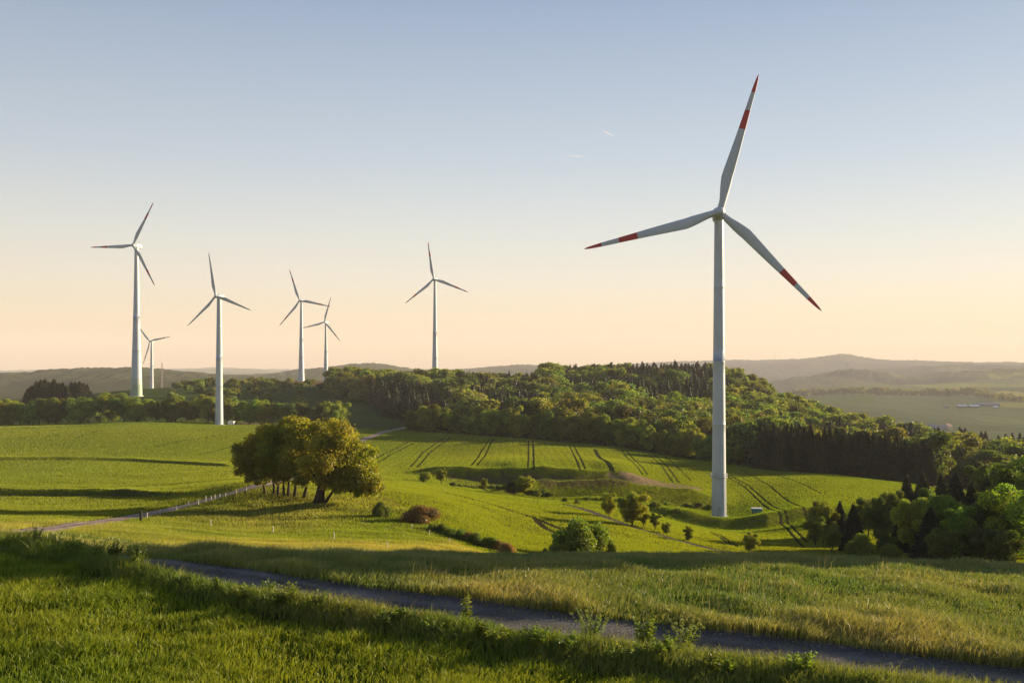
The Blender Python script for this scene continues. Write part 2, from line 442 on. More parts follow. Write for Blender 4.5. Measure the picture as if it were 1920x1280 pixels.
# field edges / dark furrow lines and stubble strips, in land position
TRAM = []   # (polyline hits, half width) : wheel tracks through the crop
def tram(*pp, w=.40):
    p = hit([q[0] for q in pp], [q[1] for q in pp], 60)
    TRAM.append((p[:, :2], w))
for a in [((769,875),(792,848),(818,830),(836,820)), ((781,876),(804,849),(832,829),(845,820)),
          ((883,873),(902,846),(918,824),(923,821)), ((894,873),(913,846),(924,824),(929,821)),
          ((990,876),(991,850),(991,826)), ((1001,876),(1000,850),(999,826)),
          ((1088,880),(1077,855),(1067,834)), ((1098,880),(1086,855),(1075,834)),
          ((1205,890),(1185,866),(1165,843)), ((1214,890),(1196,868),(1174,844)),
          ((1262,905),(1243,877),(1215,851)), ((1274,905),(1252,876),(1225,852)),
          ((1295,900),(1270,876),(1246,856)),
          ((690,868),(720,850),(765,828)), ((700,872),(730,853),(775,830)),
          ((1510,1028),(1475,990),(1430,945),(1395,912),(1363,893)), ((1516,1018),(1483,985),(1440,942),(1403,910),(1370,893)),
          ((1530,985),(1490,945),(1445,912),(1395,883)),
          ((1540,925),(1500,905),(1455,890)),
          ((1372,1022),(1345,1005),(1330,997)), ((1384,1026),(1358,1008),(1338,998)),
          ((140,822),(190,805)), ((290,838),(345,825),(420,815)), ((370,853),(430,838),(470,826)),
          ((150,899),(250,897),(350,894),(440,890)), ((330,908),(390,898),(440,893))]:
    tram(*a)
tram((1115,842),(1127,860),(1148,884), w=.9)
DITCH = [hit([720,780,850,930,1000,1050], [908,915,927,948,970,992], 100)[:, :2],
         hit([1060,1100,1150,1200,1260,1300,1350,1395], [946,956,975,992,1010,1021,1033,1038], 120)[:, :2],
         hit([720,800,900,960], [898,901,913,925], 100)[:, :2],
         hit([1005,1020,1045], [975,990,1000], 100)[:, :2]]
def dseg(x, y, pl):
    d = np.full(x.shape, 1e9)
    for (ax, ay), (bx, by) in zip(pl[:-1], pl[1:]):
        vx, vy = bx-ax, by-ay
        t = np.clip(((x-ax)*vx+(y-ay)*vy)/(vx*vx+vy*vy+1e-9), 0, 1)
        d = np.minimum(d, np.hypot(x-ax-t*vx, y-ay-t*vy))
    return d
def poly_in(u, v, poly):
    poly = np.array(poly, float); ins = np.zeros(u.shape, bool)
    j = len(poly)-1
    for i in range(len(poly)):
        c = ((poly[i, 1] > v) != (poly[j, 1] > v)) & (u < (poly[j, 0]-poly[i, 0])*(v-poly[i, 1])/(poly[j, 1]-poly[i, 1]+1e-9)+poly[i, 0])
        ins ^= c; j = i
    return ins
FIELD_N = [(-700,795),(0,803),(120,796),(250,791),(440,795),(560,798),(700,806),(850,813),(1000,823),(1200,845),(1380,872),(1700,905),(1600,940),(1560,980),(1560,1060),(900,1060),(700,900),(440,925),(0,1000),(-700,1000)]
PAD = [(1135,918),(1190,911),(1260,910),(1318,918),(1280,926),(1180,927)]
RIDGE = [(500,712),(660,712),(700,722),(520,722)]
padf = lambda u_, y_: ((u_-1228)/98)**2+((y_-279)/17)**2+.5*fbm(u_/30, y_/5, 17) < 1
pad = padf(GU, GY)
setc(pad, (.26, .19, .115))
brown = poly_in(GU, GV, RIDGE) & inr(850, 1400)
setc(brown, (.13, .08, .05))
bk = (GU > 820) & (GU < 1180) & poly_in(GU, GV, [(820,892),(1000,889),(1180,900),(1180,910),(1080,912),(950,914),(830,909)]) & inr(240, 320)
setc(bk, (.10, .085, .04))
setc(poly_in(GU, GV, [(436,790),(520,790),(540,797),(440,798)]) & inr(440, 560), (.15, .12, .06))
setc(poly_in(GU, GV, [(560,800),(660,765),(700,760),(770,800),(720,812)]) & inr(490, 700), (.05, .085, .025))
mid = inr(60, 560)
mi = np.where(mid)
for pl, w in TRAM:
    bb = (GX[mi] > pl[:, 0].min()-4) & (GX[mi] < pl[:, 0].max()+4) & (GY[mi] > pl[:, 1].min()-4) & (GY[mi] < pl[:, 1].max()+4)
    sx, sy = GX[mi][bb], GY[mi][bb]
    d = dseg(sx, sy, pl)
    k = d < w
    C[mi[0][bb][k], mi[1][bb][k]] = (.03, .035, .015)  # bare soil, darkened for the shade between the crop edges
for pl in DITCH:
    d = dseg(GX[mi], GY[mi], pl); k = d < 1.2
    C[mi[0][k], mi[1][k]] = (.04, .04, .02)
# far land on the right: fields, hedge banks, wooded hills
fr = GY > 1100
hillL = fr & (GU < 1050)
setc(hillL, (.052, .060, .026))
pn = fbm(GX/500, GY/900, 41)
setc(hillL & (pn > .28), (.085, .10, .035))
rr_ = fr & (GU >= 1050)
setc(rr_, (.085, .105, .05))
pr = np.floor(vnoise(GX/260, GY/520, 55)*5)
C[rr_] *= (1+.20*(pr[rr_]-2))[:, None]
setc(rr_ & (GY > 4300), (.05, .053, .042))
p2 = fbm(GX/900, GY/1500, 77)
setc(rr_ & (GY > 4300) & (GY < 6500) & (p2 > .2), (.11, .11, .05))
setc(rr_ & (GY > 6800), (.048, .05, .046))
def field_sun_patch(poly, c, lo=1100, hi=6000): setc(poly_in(GU, GV, poly) & inr(lo, hi), c)  # paler patches paint sunlight on far land; the greener one is a field
field_sun_patch([(1480,733),(1850,736),(1840,741),(1470,738)], (.24,.21,.06))
field_sun_patch([(1690,722),(1800,718),(1925,719),(1925,726),(1760,727)], (.17,.19,.05), 2400, 5000)
field_sun_patch([(1860,752),(1925,755),(1925,765),(1880,762)], (.18,.19,.05), 1900, 3400)
field_sun_patch([(1500,745),(1640,742),(1640,756),(1500,758)], (.075,.115,.035), 1800, 3400)
field_sun_patch([(1850,700),(1920,697),(1920,704),(1860,712)], (.26,.23,.07))
field_sun_patch([(1845,742),(1880,732),(2000,742),(2000,752)], (.28,.25,.07))

# =====================================================================
# full-circle ground sheet: fine forward sector, coarse rest
# =====================================================================
nb = 70
bA = np.linspace(AMAX, 2*np.pi-AMAX, nb+2)[1:-1]
BA, BL = np.meshgrid(bA, gL)
wL = (bA-AMAX)/(2*np.pi-2*AMAX)
edge = GZ[:, -1:]*(1-wL)[None] + GZ[:, :1]*wL[None]
rB = np.exp(BL)
flat = -6.5 - rB*.012
kB = np.minimum(1, np.sin(wL*np.pi)*3)[None]
kB = kB*kB*(3-2*kB)
BZ = edge*(1-kB) + flat*kB
allX = np.hstack([GX, rB*np.sin(BA)]); allY = np.hstack([GY, rB*np.cos(BA)]); allZ = np.hstack([GZ, BZ])
allC = np.concatenate([C, np.broadcast_to(np.array([.07, .095, .025]), BA.shape+(3,))], 1)
nc = NA+nb
inner = []
for rv, zf in ((11., .62), (5., .3)):
    sc = rv/17.0
    inner.append((allX[0]*sc, allY[0]*sc, -6.2+(allZ[0]+6.2)*zf))
allX = np.vstack([inner[1][0], inner[0][0], allX]); allY = np.vstack([inner[1][1], inner[0][1], allY]); allZ = np.vstack([inner[1][2], inner[0][2], allZ])
allC = np.concatenate([allC[:1], allC[:1], allC], 0)
nr = allX.shape[0]
V = np.column_stack([allX.ravel(), allY.ravel(), allZ.ravel()])
idx = np.arange(nr*nc).reshape(nr, nc)
nx = np.roll(idx, -1, 1)
quads = np.stack([idx[:-1], idx[1:], nx[1:], nx[:-1]], -1).reshape(-1, 4)
V = np.vstack([V, [0, 0, -6.2]])
ctr = len(V)-1
tris = np.column_stack([np.full(nc, ctr), idx[0], nx[0]])
cc = np.vstack([allC.reshape(-1, 3), [[.04, .06, .02]]])
me = np_mesh('ground', V, quads, tris, [M['ground']], cc, smooth=True)
# make normals point up
ground = link('ground', me)
nrm = np.empty(len(me.polygons)*3, np.float32); me.polygons.foreach_get('normal', nrm)
if nrm.reshape(-1, 3)[:1000, 2].mean() < 0: me.flip_normals()
tag(ground, kind='structure')
print('ground', len(V), round(time.time()-T0, 1))

# =====================================================================
# roads: sheets a little above the ground
# =====================================================================
def ribbon(name, L, Rr, mat, lift=.03, n=160, m=12, wear=True):
    """L, Rr: (k,3) edge polylines"""
    def res(p):
        d = np.concatenate([[0], np.cumsum(np.linalg.norm(np.diff(p[:, :2], axis=0), axis=1))])
        t = np.linspace(0, d[-1], n)
        o = np.column_stack([np.interp(t, d, p[:, i]) for i in range(2)])
        for _ in range(6): o[1:-1] = .25*o[:-2]+.5*o[1:-1]+.25*o[2:]
        return o
    a, b = res(L), res(Rr)
    s = np.linspace(0, 1, m)
    wob = .12*(vnoise(np.arange(n)/3., np.zeros(n), 5)-.5)[:, None]
    s2 = np.broadcast_to(s, (n, m)).copy(); s2[:, :1] += wob; s2[:, -1:] -= wob
    X = a[:, None, 0]*(1-s2)+b[:, None, 0]*s2; Y = a[:, None, 1]*(1-s2)+b[:, None, 1]*s2
    Z = hgt(X, Y)+lift
    w = .72+.55*(np.exp(-((s-.26)/.11)**2)+np.exp(-((s-.74)/.11)**2))[None]*(.55+.9*vnoise(np.arange(n)/9., np.zeros(n), 8))[:, None]
    w = w*(.85+.3*vnoise(np.arange(n)[:, None]/4.+0*s[None], s[None]*9+0*np.arange(n)[:, None], 14))
    if not wear: w = np.ones((n, m))
    cc = np.repeat(w.reshape(-1, 1), 3, 1)
    V = np.column_stack([X.ravel(), Y.ravel(), Z.ravel()])
    i = np.arange(n*m).reshape(n, m)
    q = np.stack([i[:-1, :-1], i[:-1, 1:], i[1:, 1:], i[1:, :-1]], -1).reshape(-1, 4)
    me = np_mesh(name, V, q, None, [mat], cc, smooth=True)
    nz = np.empty(len(me.polygons)*3, np.float32); me.polygons.foreach_get('normal', nz)
    if nz.reshape(-1, 3)[:, 2].mean() < 0: me.flip_normals()
    o = link(name, me)
    return tag(o, kind='structure')
uu = np.array([-150, 0, 140, 280, 400, 550, 700, 850, 1000, 1150, 1300, 1450, 1600, 1750, 1900, 2050, 2200])
up = hit(uu, v_ru(uu)+2); lo = hit(uu, v_rl(uu)+3)
uu0 = uu.copy()
ribbon('gravel_road', up, lo, M['gravel'], .035, 420, 22)
def centre_ribbon(name, uv, w, mat, ymin=30, lift=.04, n=120, wear=True):
    p = hit([q[0] for q in uv], [q[1] for q in uv], ymin)
    tn = np.gradient(p[:, :2], axis=0); tn /= np.linalg.norm(tn, axis=1)[:, None]
    nn = np.column_stack([-tn[:, 1], tn[:, 0]])
    a = p.copy(); b = p.copy(); a[:, :2] += nn*w/2; b[:, :2] -= nn*w/2
    ribbon(name, a, b, mat, lift, n, 8, wear)
    return p[:, :2]
TR1 = centre_ribbon('farm_track', [(-150,1013),(0,1004),(100,990),(200,976),(264,966),(330,951),(400,933),(460,918),(500,908),(560,895),(620,875)], 3.0, M['track'], 45)
TR2 = centre_ribbon('farm_lane', [(655,836),(680,825),(705,815),(735,806),(762,800)], 3.6, M['track'], 300)
TR3 = centre_ribbon('woodland_lane', [(764,799),(752,791),(730,780),(700,770),(672,764)], 2.6, M['path_dark'], 480)  # dark path material puts the wood's shade into the lane colour
TR4 = centre_ribbon('dirt_path', [(1060,946),(1100,956),(1150,975),(1200,992),(1260,1010),(1300,1021),(1350,1033),(1395,1038)], 2.2, M['path_dark'], 120)
ROADS = [(TR1, 1.7), (TR2, 2.2), (TR4, 1.2)]
print('roads', round(time.time()-T0, 1))

# =====================================================================
# grass and crops
# =====================================================================
def blades(name, P, h, w, colr, lean=.35, bend=.35, simple=False, seed=1, windx=.15, comb=None, mat='grass'):
    rg = np.random.default_rng(seed)
    n = len(P)
    az = rg.uniform(0, 2*np.pi, n) if comb is None else rad(comb[0])+rg.normal(0, comb[1], n)  # comb turns blade faces towards the sun so the fields brighten
    d = np.column_stack([np.cos(az), np.sin(az)])          # blade width direction
    la = rg.uniform(0, 2*np.pi, n); lm = h*lean*rg.random(n)
    lx = np.cos(la)*lm + windx*h; ly = np.sin(la)*lm
    b = P.astype(np.float32)
    hw = (w/2)[:, None]*d
    if simple:
        V = np.empty((n, 3, 3), np.float32)
        V[:, 0, :2] = b[:, :2]-hw; V[:, 1, :2] = b[:, :2]+hw; V[:, 0, 2] = V[:, 1, 2] = b[:, 2]-.03
        V[:, 2, 0] = b[:, 0]+lx; V[:, 2, 1] = b[:, 1]+ly; V[:, 2, 2] = b[:, 2]+h
        T = np.arange(n*3).reshape(n, 3); Q = None; k = 3
    else:
        V = np.empty((n, 5, 3), np.float32)
        V[:, 0, :2] = b[:, :2]-hw*.8; V[:, 1, :2] = b[:, :2]+hw*.8; V[:, 0, 2] = V[:, 1, 2] = b[:, 2]-.02
        m = np.column_stack([b[:, 0]+lx*bend, b[:, 1]+ly*bend])
        V[:, 2, :2] = m+hw*.85; V[:, 3, :2] = m-hw*.85; V[:, 2, 2] = V[:, 3, 2] = b[:, 2]+h*.6
        V[:, 4, 0] = b[:, 0]+lx*1.25; V[:, 4, 1] = b[:, 1]+ly*1.25; V[:, 4, 2] = b[:, 2]+h*(1-.25*rg.random(n))
        i = np.arange(n)[:, None]*5
        Q = i+np.array([[0, 1, 2, 3]]); T = i+np.array([[3, 2, 4]]); k = 5
    cc = np.repeat(colr[:, None], k, 1).reshape(-1, 3)
    me = np_mesh(name, V.reshape(-1, 3), Q, T, [M[mat]], cc)
    return tag(link(name, me), kind='stuff')

def lerp(a, b, t): return np.asarray(a)[None]*(1-t[:, None])+np.asarray(b)[None]*t[:, None]

# -- near: crop on the left, tall verge, meadow beyond the road
nN = 560000
u = R.uniform(-620, 2560, nN); y = np.exp(R.uniform(math.log(18.0), math.log(66), nN))
x = (u-UC)/FPX*y; z = hgt(x, y)
v = VH-FPX*bil(GS*GR, gA, gL, np.arctan2(x, y), np.log(np.hypot(x, y)))/y
fld = v > v_f(u)+1
vrg = (~fld) & (v > v_rl(u)+1)
road = (~fld) & (~vrg) & (v > v_ru(u)-1) & (u > -160)
mdw = ~(fld | vrg | road)
edge_tuft = road & (R.random(nN) < .30*vnoise(x/1.2, y/1.2, 64)**2) & ((v < v_ru(u)+9) | (v > v_rl(u)-8))
g1, g2, g3 = vnoise(x/1.4, y/1.4, 61), vnoise(x/5, y/5, 62), vnoise(x/.5, y/.5, 63)
rnd = R.random(nN)
# near crop
k = fld
rowv = .5+.5*np.sin((x*.55+y*.83)*2*np.pi/.75)      # drill rows
clump_ = vnoise((x*.75+y*.66)/1.6, (y*.75-x*.66)/.8, 66)
keep = k & (R.random(nN) < (.45+.4*rowv)*(.35+.9*clump_))
hk = (.10+.24*clump_*(.5+g1)+.10*rnd)[keep]
c = lerp((.115, .19, .010), (.25, .265, .018), np.clip(.55*rnd+.6*(g2-.3), 0, 1)[keep])
blades('crop_grass', np.column_stack([x, y, z])[keep], hk, (.015+.0006*(y[keep]-20)+.009*rnd[keep]), c, .8, .4, seed=2, windx=.1)
# verge
k = vrg | edge_tuft
tt = np.clip((v-v_rl(u))/np.maximum(v_f(u)-v_rl(u), 6), 0, 1)
hk = ((.22+.36*g1+.30*rnd*g3)*np.clip(.55+1.4*tt, 0, 1.05)*(1.15-.55*tt))[k]*np.where(edge_tuft[k], .5, 1)*(1+.45*np.clip((330-u[k])/250, 0, 1)*(.4+g1[k]))
dry = np.clip(.6*g2+.5*rnd-.34, 0, 1)[k]
c = lerp((.10, .16, .018), (.30, .26, .075), dry)
hk = np.minimum(hk, np.maximum((v-v_rl(u))[k]*1.1+11, 8)*y[k]/FPX*(.6+.75*rnd[k]))
blades('verge_grass', np.column_stack([x, y, z])[k], hk, (.015+.0006*(y[k]-20)+.009*rnd[k]), c, .7, .45, seed=3, windx=.12)
# meadow
k = mdw
edge = np.clip((v-(v_ru(u)-45))/45, 0, 1)
wave = vnoise((x*.8+y*.5)/1.1, (y*.8-x*.5)/2.6, 65)
tuf = vnoise(x/1.7, y/2.4, 67)
hk = ((.10+.40*g1*g2+.20*rnd*g3+.26*wave**2)*(.75+.5*edge)*(.45+1.15*tuf))[k]
dry = np.clip(.8*g2+.5*rnd+.30*edge+.3*(wave-.5)-.46, 0, 1)[k]
c = lerp((.10, .17, .02), (.36, .30, .085), dry)
blades('meadow_grass', np.column_stack([x, y, z])[k], hk, (.013+.0006*(y[k]-20)+.007*rnd[k]), c, .65, .4, seed=4, windx=.18, comb=(116, 1.2), mat='grass_sheen')
print('near grass', round(time.time()-T0, 1))

# -- seed-head stalks in the meadow and verge
nS = 5000
u = R.uniform(300, 2100, nS); y = np.exp(R.uniform(math.log(24), math.log(60), nS)); x = (u-UC)/FPX*y
v = VH-FPX*bil(GS*GR, gA, gL, np.arctan2(x, y), np.log(np.hypot(x, y)))/y
k = ((v < v_ru(u)-2) | ((v > v_rl(u)+4) & (v < v_f(u)-12))) & (vnoise(x/2.2, y/2.2, 91) > .52)
x, y = x[k], y[k]; z = hgt(x, y); n = len(x)
blades('seed_stalks', np.column_stack([x, y, z]), R.uniform(.35, .75, n), R.uniform(.007, .015, n), lerp((.22, .19, .08), (.32, .26, .15), R.random(n)), .3, .3, seed=5, windx=.12)

# -- middle distance: pasture and crop fields
nM = 1900000
u = R.uniform(-480, 2250, nM); y = np.exp(R.uniform(math.log(58), math.log(545), nM))
x = (u-UC)/FPX*y; r_ = np.hypot(x, y); z = hgt(x, y)
v = VH-FPX*z/y
ok = (v < 1100)
front = y < np.interp(u, [-700, 0, 250, 480, 640, 700, 760, 850, 960, 1150, 1345, 1450, 1560, 1700, 1900, 2100], [500, 492, 508, 508, 508, 510, 505, 478, 450, 425, 385, 362, 345, 330, 300, 300])
ok &= front
ok &= ~(padf(u, y) & (R.random(nM) > .12))
dtr = np.full(nM, 9.0)
for pl, w in TRAM:
    bb = np.where((x > pl[:, 0].min()-2) & (x < pl[:, 0].max()+2) & (y > pl[:, 1].min()-2) & (y < pl[:, 1].max()+2))[0]
    d = dseg(x[bb], y[bb], pl)-w*.85
    dtr[bb] = np.minimum(dtr[bb], d)
for pl, w in ROADS:
    dtr = np.minimum(dtr, dseg(x, y, pl)-w)
for pl in DITCH:
    dtr = np.minimum(dtr, dseg(x, y, pl)-.7)
ok &= dtr > 0
x, y, z, u, v = x[ok], y[ok], z[ok], u[ok], v[ok]; n = len(x)
rnd = R.random(n); g2 = vnoise(x/14, y/14, 71); g1 = vnoise(x/3, y/3, 72); g4 = vnoise(x/60, y/60, 73); g5 = fbm(x/22, y/30, 74)
past = y < np.interp(u, [-500, 0, 264, 480, 640, 720, 870, 960, 2200], [95, 95, 125, 152, 165, 150, 105, 90, 90])
h = np.where(past, .12+.30*g1*g2+.1*rnd, .22+.10*rnd)
w = .00068*y*(.7+.6*rnd)
dry = np.clip(np.where(past, .8*g2+.45*rnd-.35+.7*np.exp(-((v-1028)/14)**2), 1.1*g4+.15*rnd-.25), 0, 1)
c = np.where(past[:, None], lerp((.16, .21, .011), (.31, .275, .06), dry), lerp((.155, .212, .009), (.225, .245, .013), dry))
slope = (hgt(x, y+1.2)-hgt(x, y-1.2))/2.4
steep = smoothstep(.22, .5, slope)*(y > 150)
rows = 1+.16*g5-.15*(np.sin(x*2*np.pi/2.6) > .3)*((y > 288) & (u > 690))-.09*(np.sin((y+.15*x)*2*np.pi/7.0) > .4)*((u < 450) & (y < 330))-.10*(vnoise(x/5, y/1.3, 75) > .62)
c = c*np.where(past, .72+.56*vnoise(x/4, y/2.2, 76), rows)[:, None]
c = lerp(np.zeros(3), np.ones(3), 1-steep)*c+steep[:, None]*lerp((.045, .065, .015), (.10, .11, .03), rnd*g1*1.6)  # rough bank growth, darkened to paint the shade on the faces
k = past
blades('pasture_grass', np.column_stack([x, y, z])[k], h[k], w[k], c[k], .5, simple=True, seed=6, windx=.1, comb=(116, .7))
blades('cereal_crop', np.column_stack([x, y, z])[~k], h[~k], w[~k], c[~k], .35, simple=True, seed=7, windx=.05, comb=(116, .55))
print('mid grass', n, round(time.time()-T0, 1))

# =====================================================================
# tree and shrub meshes
# =====================================================================
def sph(n, rg):
    v = rg.normal(size=(n, 3)); return v/np.linalg.norm(v, axis=1)[:, None]

def leaf_quads(P, Nrm, size, rg, col, elong=1.5):
    n = len(P)
    a = np.cross(Nrm, sph(n, rg)); a /= np.linalg.norm(a, axis=1)[:, None]+1e-9
    b = np.cross(Nrm, a)
    s = (size*rg.uniform(.65, 1.35, n))[:, None]
    V = np.stack([P-a*s*elong*.5, P-b*s*.5+Nrm*s*.12, P+a*s*elong*.5, P+b*s*.5+Nrm*s*.12], 1)
    Q = np.arange(n*4).reshape(n, 4)
    return V.reshape(-1, 3), Q, np.repeat(col[:, None], 4, 1).reshape(-1, 3)

_ico = None
def ico():
    global _ico
    if _ico is None:
        import bmesh
        bm = bmesh.new(); bmesh.ops.create_icosphere(bm, subdivisions=2, radius=1)
        bm.verts.ensure_lookup_table()
        _ico = (np.array([v.co[:] for v in bm.verts]), np.array([[v.index for v in f.verts] for f in bm.faces]))
        bm.free()
    return _ico

def crown_arrays(lobes, n, size, rg, core=.62, tilt=.75, hue=.25, gap=.8, shell=.22):
    """lobes: (k,6) centre and radii; leaves on a loose shell of every lobe"""
    L = np.asarray(lobes, float)
    area = (L[:, 3]*L[:, 4]+L[:, 4]*L[:, 5]+L[:, 3]*L[:, 5])
    pk = rg.choice(len(L), int(n*1.7), p=area/area.sum())
    d = sph(len(pk), rg)
    rr = 1-shell*np.abs(rg.normal(size=len(pk)))
    rr = np.where(rg.random(len(pk)) < .12, rr+.18*rg.random(len(pk)), rr)
    P = L[pk, :3]+d*L[pk, 3:]*rr[:, None]
    keep = np.ones(len(P), bool)
    for i in range(len(L)):
        q = np.linalg.norm((P-L[i, :3])/L[i, 3:], axis=1)
        keep &= (pk == i) | (q > gap)
    P, d, pk = P[keep][:n], d[keep][:n], pk[keep][:n]
    Nrm = d/L[pk, 3:]; Nrm /= np.linalg.norm(Nrm, axis=1)[:, None]
    Nrm = Nrm*(1-tilt)+sph(len(P), rg)*tilt; Nrm /= np.linalg.norm(Nrm, axis=1)[:, None]+1e-9
    lb = rg.uniform(.8, 1.2, len(L))[pk]; lf = rg.uniform(.7, 1.3, len(P))
    warm = rg.uniform(-hue, hue, len(P))*.6+rg.uniform(-hue, hue, len(L))[pk]*.6
    col = np.column_stack([lb*lf*(1+warm), lb*lf, lb*lf*(1-warm*.5)])
    V, Q, cc = leaf_quads(P, Nrm, size, rg, col)
    T = np.zeros((0, 3), int)
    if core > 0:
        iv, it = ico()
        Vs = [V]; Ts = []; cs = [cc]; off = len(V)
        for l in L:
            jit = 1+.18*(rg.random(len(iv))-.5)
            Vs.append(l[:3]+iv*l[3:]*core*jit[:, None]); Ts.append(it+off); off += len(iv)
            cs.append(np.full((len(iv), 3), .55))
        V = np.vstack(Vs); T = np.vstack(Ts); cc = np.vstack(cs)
    return V, Q, T, cc

def broad_lobes(rg, h=1.0, wid=.42, k=9, base=.28, flat=1.0):
    """unit-height tree crown made from k rounded boughs"""
    L = [[0, 0, h*(.5+base*.5), wid*.62, wid*.62, h*(1-base)*.44]]
    for i in range(k):
        a = i*2.4+rg.uniform(-.4, .4); t = (i+.5)/k
        zc = h*(base+.08+(.90-base)*t)
        env = wid*math.sin(math.pi*min(1, .18+.72*(1-t)**.8))*.72
        r = wid*rg.uniform(.34, .52)*(1.05-.35*t)
        L.append([math.cos(a)*env, math.sin(a)*env, min(zc, h-r*.75), r, r, r*rg.uniform(.7, .95)*flat])
    return np.array(L)

def trunk_mb(rg, h, r0, lobes=None, nl=5, lean=(0, 0)):
    m = MB()
    tt = np.linspace(0, 1, 7)
    wob = np.cumsum(rg.normal(0, .012*h, (7, 2)), 0); wob -= wob[0]
    p = np.column_stack([wob[:, 0]+lean[0]*tt*h, wob[:, 1]+lean[1]*tt*h, tt*h*.72-.15])
    rr = r0*(1-.72*tt); rr[0] *= 1.35
    m.tube(p, rr, 8)
    if lobes is not None:
        sel = rg.permutation(len(lobes))[:nl]
        for i in sel:
            c = lobes[i, :3]; s = p[rg.integers(2, 5)]
            q = np.array([s, s*.55+c*.45+[0, 0, -.03*h], c*.92+s*.08])
            m.tube(q, [r0*.42, r0*.26, r0*.08], 6)
    return m

BROAD_HI, BROAD_LO, SPR_HI, SPR_LO, BUSH = [], [], [], [], []
def mesh_of(name, arr, mat):
    V, Q, T, cc = arr
    return np_mesh(name, V, Q, T if len(T) else None, [mat], cc)
rgm = np.random.default_rng(42)
# near broadleaf variants (height 1 -> scaled)
for i in range(6):
    L = broad_lobes(rgm, 1, [.36, .42, .33, .46, .38, .30][i], [10, 12, 9, 13, 11, 9][i], [.2, .16, .24, .14, .18, .12][i])
    BROAD_HI.append((mesh_of('crown', crown_arrays(L, 10000, .0215, rgm, .5, shell=.3, gap=.7), M['leaf']), L, trunk_mb(rgm, 1, .028, L)))
WLO = []
for i in range(5):
    L = broad_lobes(rgm, 1, [.44, .50, .40, .48, .54][i], [5, 6, 4, 6, 5][i], .06)
    L[:, 3:5] *= 1.22; L[:, 5] *= 1.1
    arr = crown_arrays(L, 2600, .04, rgm, .7, tilt=.6, shell=.26)
    WLO.append(crown_arrays(L, 1100, .06, rgm, .72, tilt=.6)); BROAD_LO.append(mesh_of('broadleaf_crown', arr, M['leaf_wood']))

def spruce_arrays(rg, n, size, wid=.17, base=.06, core=True):
    t = rg.random(n)**.75                                  # height fraction from base to tip, denser low
    hh = base+(1-base)*(1-t)[:]*1.0
    hh = base+(1-base)*rg.beta(1, 1.7, n)
    a = rg.uniform(0, 2*np.pi, n)
    lay = np.floor(hh*16)
    prof = wid*np.clip((1-hh)/(1-base), 0, 1)**.8
    mod = .72+.38*vnoise(a*1.6+lay*3.7, lay*5.1, 9)+.18*((hh*16) % 1 < .5)
    q = np.sqrt(rg.uniform(.45, 1, n))
    rr = prof*mod*q+.006
    P = np.column_stack([np.cos(a)*rr, np.sin(a)*rr, hh-.02*q])
    out = np.column_stack([np.cos(a), np.sin(a), np.full(n, -.25)])
    up = np.column_stack([np.cos(a)*.35, np.sin(a)*.35, np.ones(n)])
    Nr = up+sph(n, rg)*.7; Nr /= np.linalg.norm(Nr, axis=1)[:, None]
    b = np.cross(Nr, out); b /= np.linalg.norm(b, axis=1)[:, None]+1e-9
    av = np.cross(b, Nr)
    s = (size*rg.uniform(.6, 1.4, n)*(.5+.7*(1-hh)))[:, None]
    V = np.stack([P-av*s, P-b*s*.45, P+av*s*.9-[0, 0, .004], P+b*s*.45], 1).reshape(-1, 3)
    Q = np.arange(n*4).reshape(n, 4)
    f = rg.uniform(.65, 1.35, n); warm = .22*rg.random(n)+.14*hh  # random warm tint, plus sun warmth painted towards the tip
    cc = np.repeat(np.column_stack([f*(1+warm), f*(1+.3*warm), f])[:, None], 4, 1).reshape(-1, 3)
    T = np.zeros((0, 3), int)
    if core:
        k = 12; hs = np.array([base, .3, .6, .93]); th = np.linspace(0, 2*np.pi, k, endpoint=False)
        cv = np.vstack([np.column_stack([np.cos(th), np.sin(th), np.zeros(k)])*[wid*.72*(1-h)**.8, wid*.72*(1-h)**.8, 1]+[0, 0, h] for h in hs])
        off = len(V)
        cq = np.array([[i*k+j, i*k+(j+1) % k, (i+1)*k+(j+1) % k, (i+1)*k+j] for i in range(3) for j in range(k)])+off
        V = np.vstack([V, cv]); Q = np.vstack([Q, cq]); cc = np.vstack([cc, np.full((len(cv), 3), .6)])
    return V, Q, T, cc
for i in range(4):
    SPR_HI.append((mesh_of('crown', spruce_arrays(rgm, 4500, .030, [.17, .2, .15, .18][i]), M['needle']), trunk_mb(rgm, 1, .018)))
SLO = []
for i in range(4):
    arr = spruce_arrays(rgm, 750, .052, [.17, .21, .15, .19][i], .04)
    SLO.append(arr); SPR_LO.append(mesh_of('spruce_crown', arr, M['needle']))
def bush_lobes(rg, k=9):
    L = []
    for i in range(k):
        a = rg.uniform(0, 2*np.pi); e = rg.uniform(0, .62); r = rg.uniform(.26, .42)
        L.append([math.cos(a)*e, math.sin(a)*e, rg.uniform(.25, .62)*(1.1-e*.7), r, r, r*.85])
    return np.array(L)
for i in range(4):
    L = bush_lobes(rgm, 10)
    BUSH.append((mesh_of('foliage', crown_arrays(L, 8000, .042, rgm, .45, shell=.34, gap=.6), M['shrub']), L))
L = bush_lobes(rgm, 12)
DRYB = mesh_of('foliage', crown_arrays(L, 6500, .035, rgm, .7, tilt=.8, shell=.12), M['dryshrub'])
SHLO = [mesh_of('shrub', crown_arrays(bush_lobes(rgm, 7), 420, .16, rgm, .7), M['leaf_wood']) for i in range(3)]
def stems(rg):
    m = MB()
    for i in range(6):
        a = rg.uniform(0, 6.28)
        e = rg.uniform(.2, .5)
        m.tube([[0.03*math.cos(a), .03*math.sin(a), -.05], [e*.5*math.cos(a), e*.5*math.sin(a), .3], [e*math.cos(a), e*math.sin(a), .6]], [.025, .018, .006], 5)
    me = m
    return me
STEM = stems(rgm)
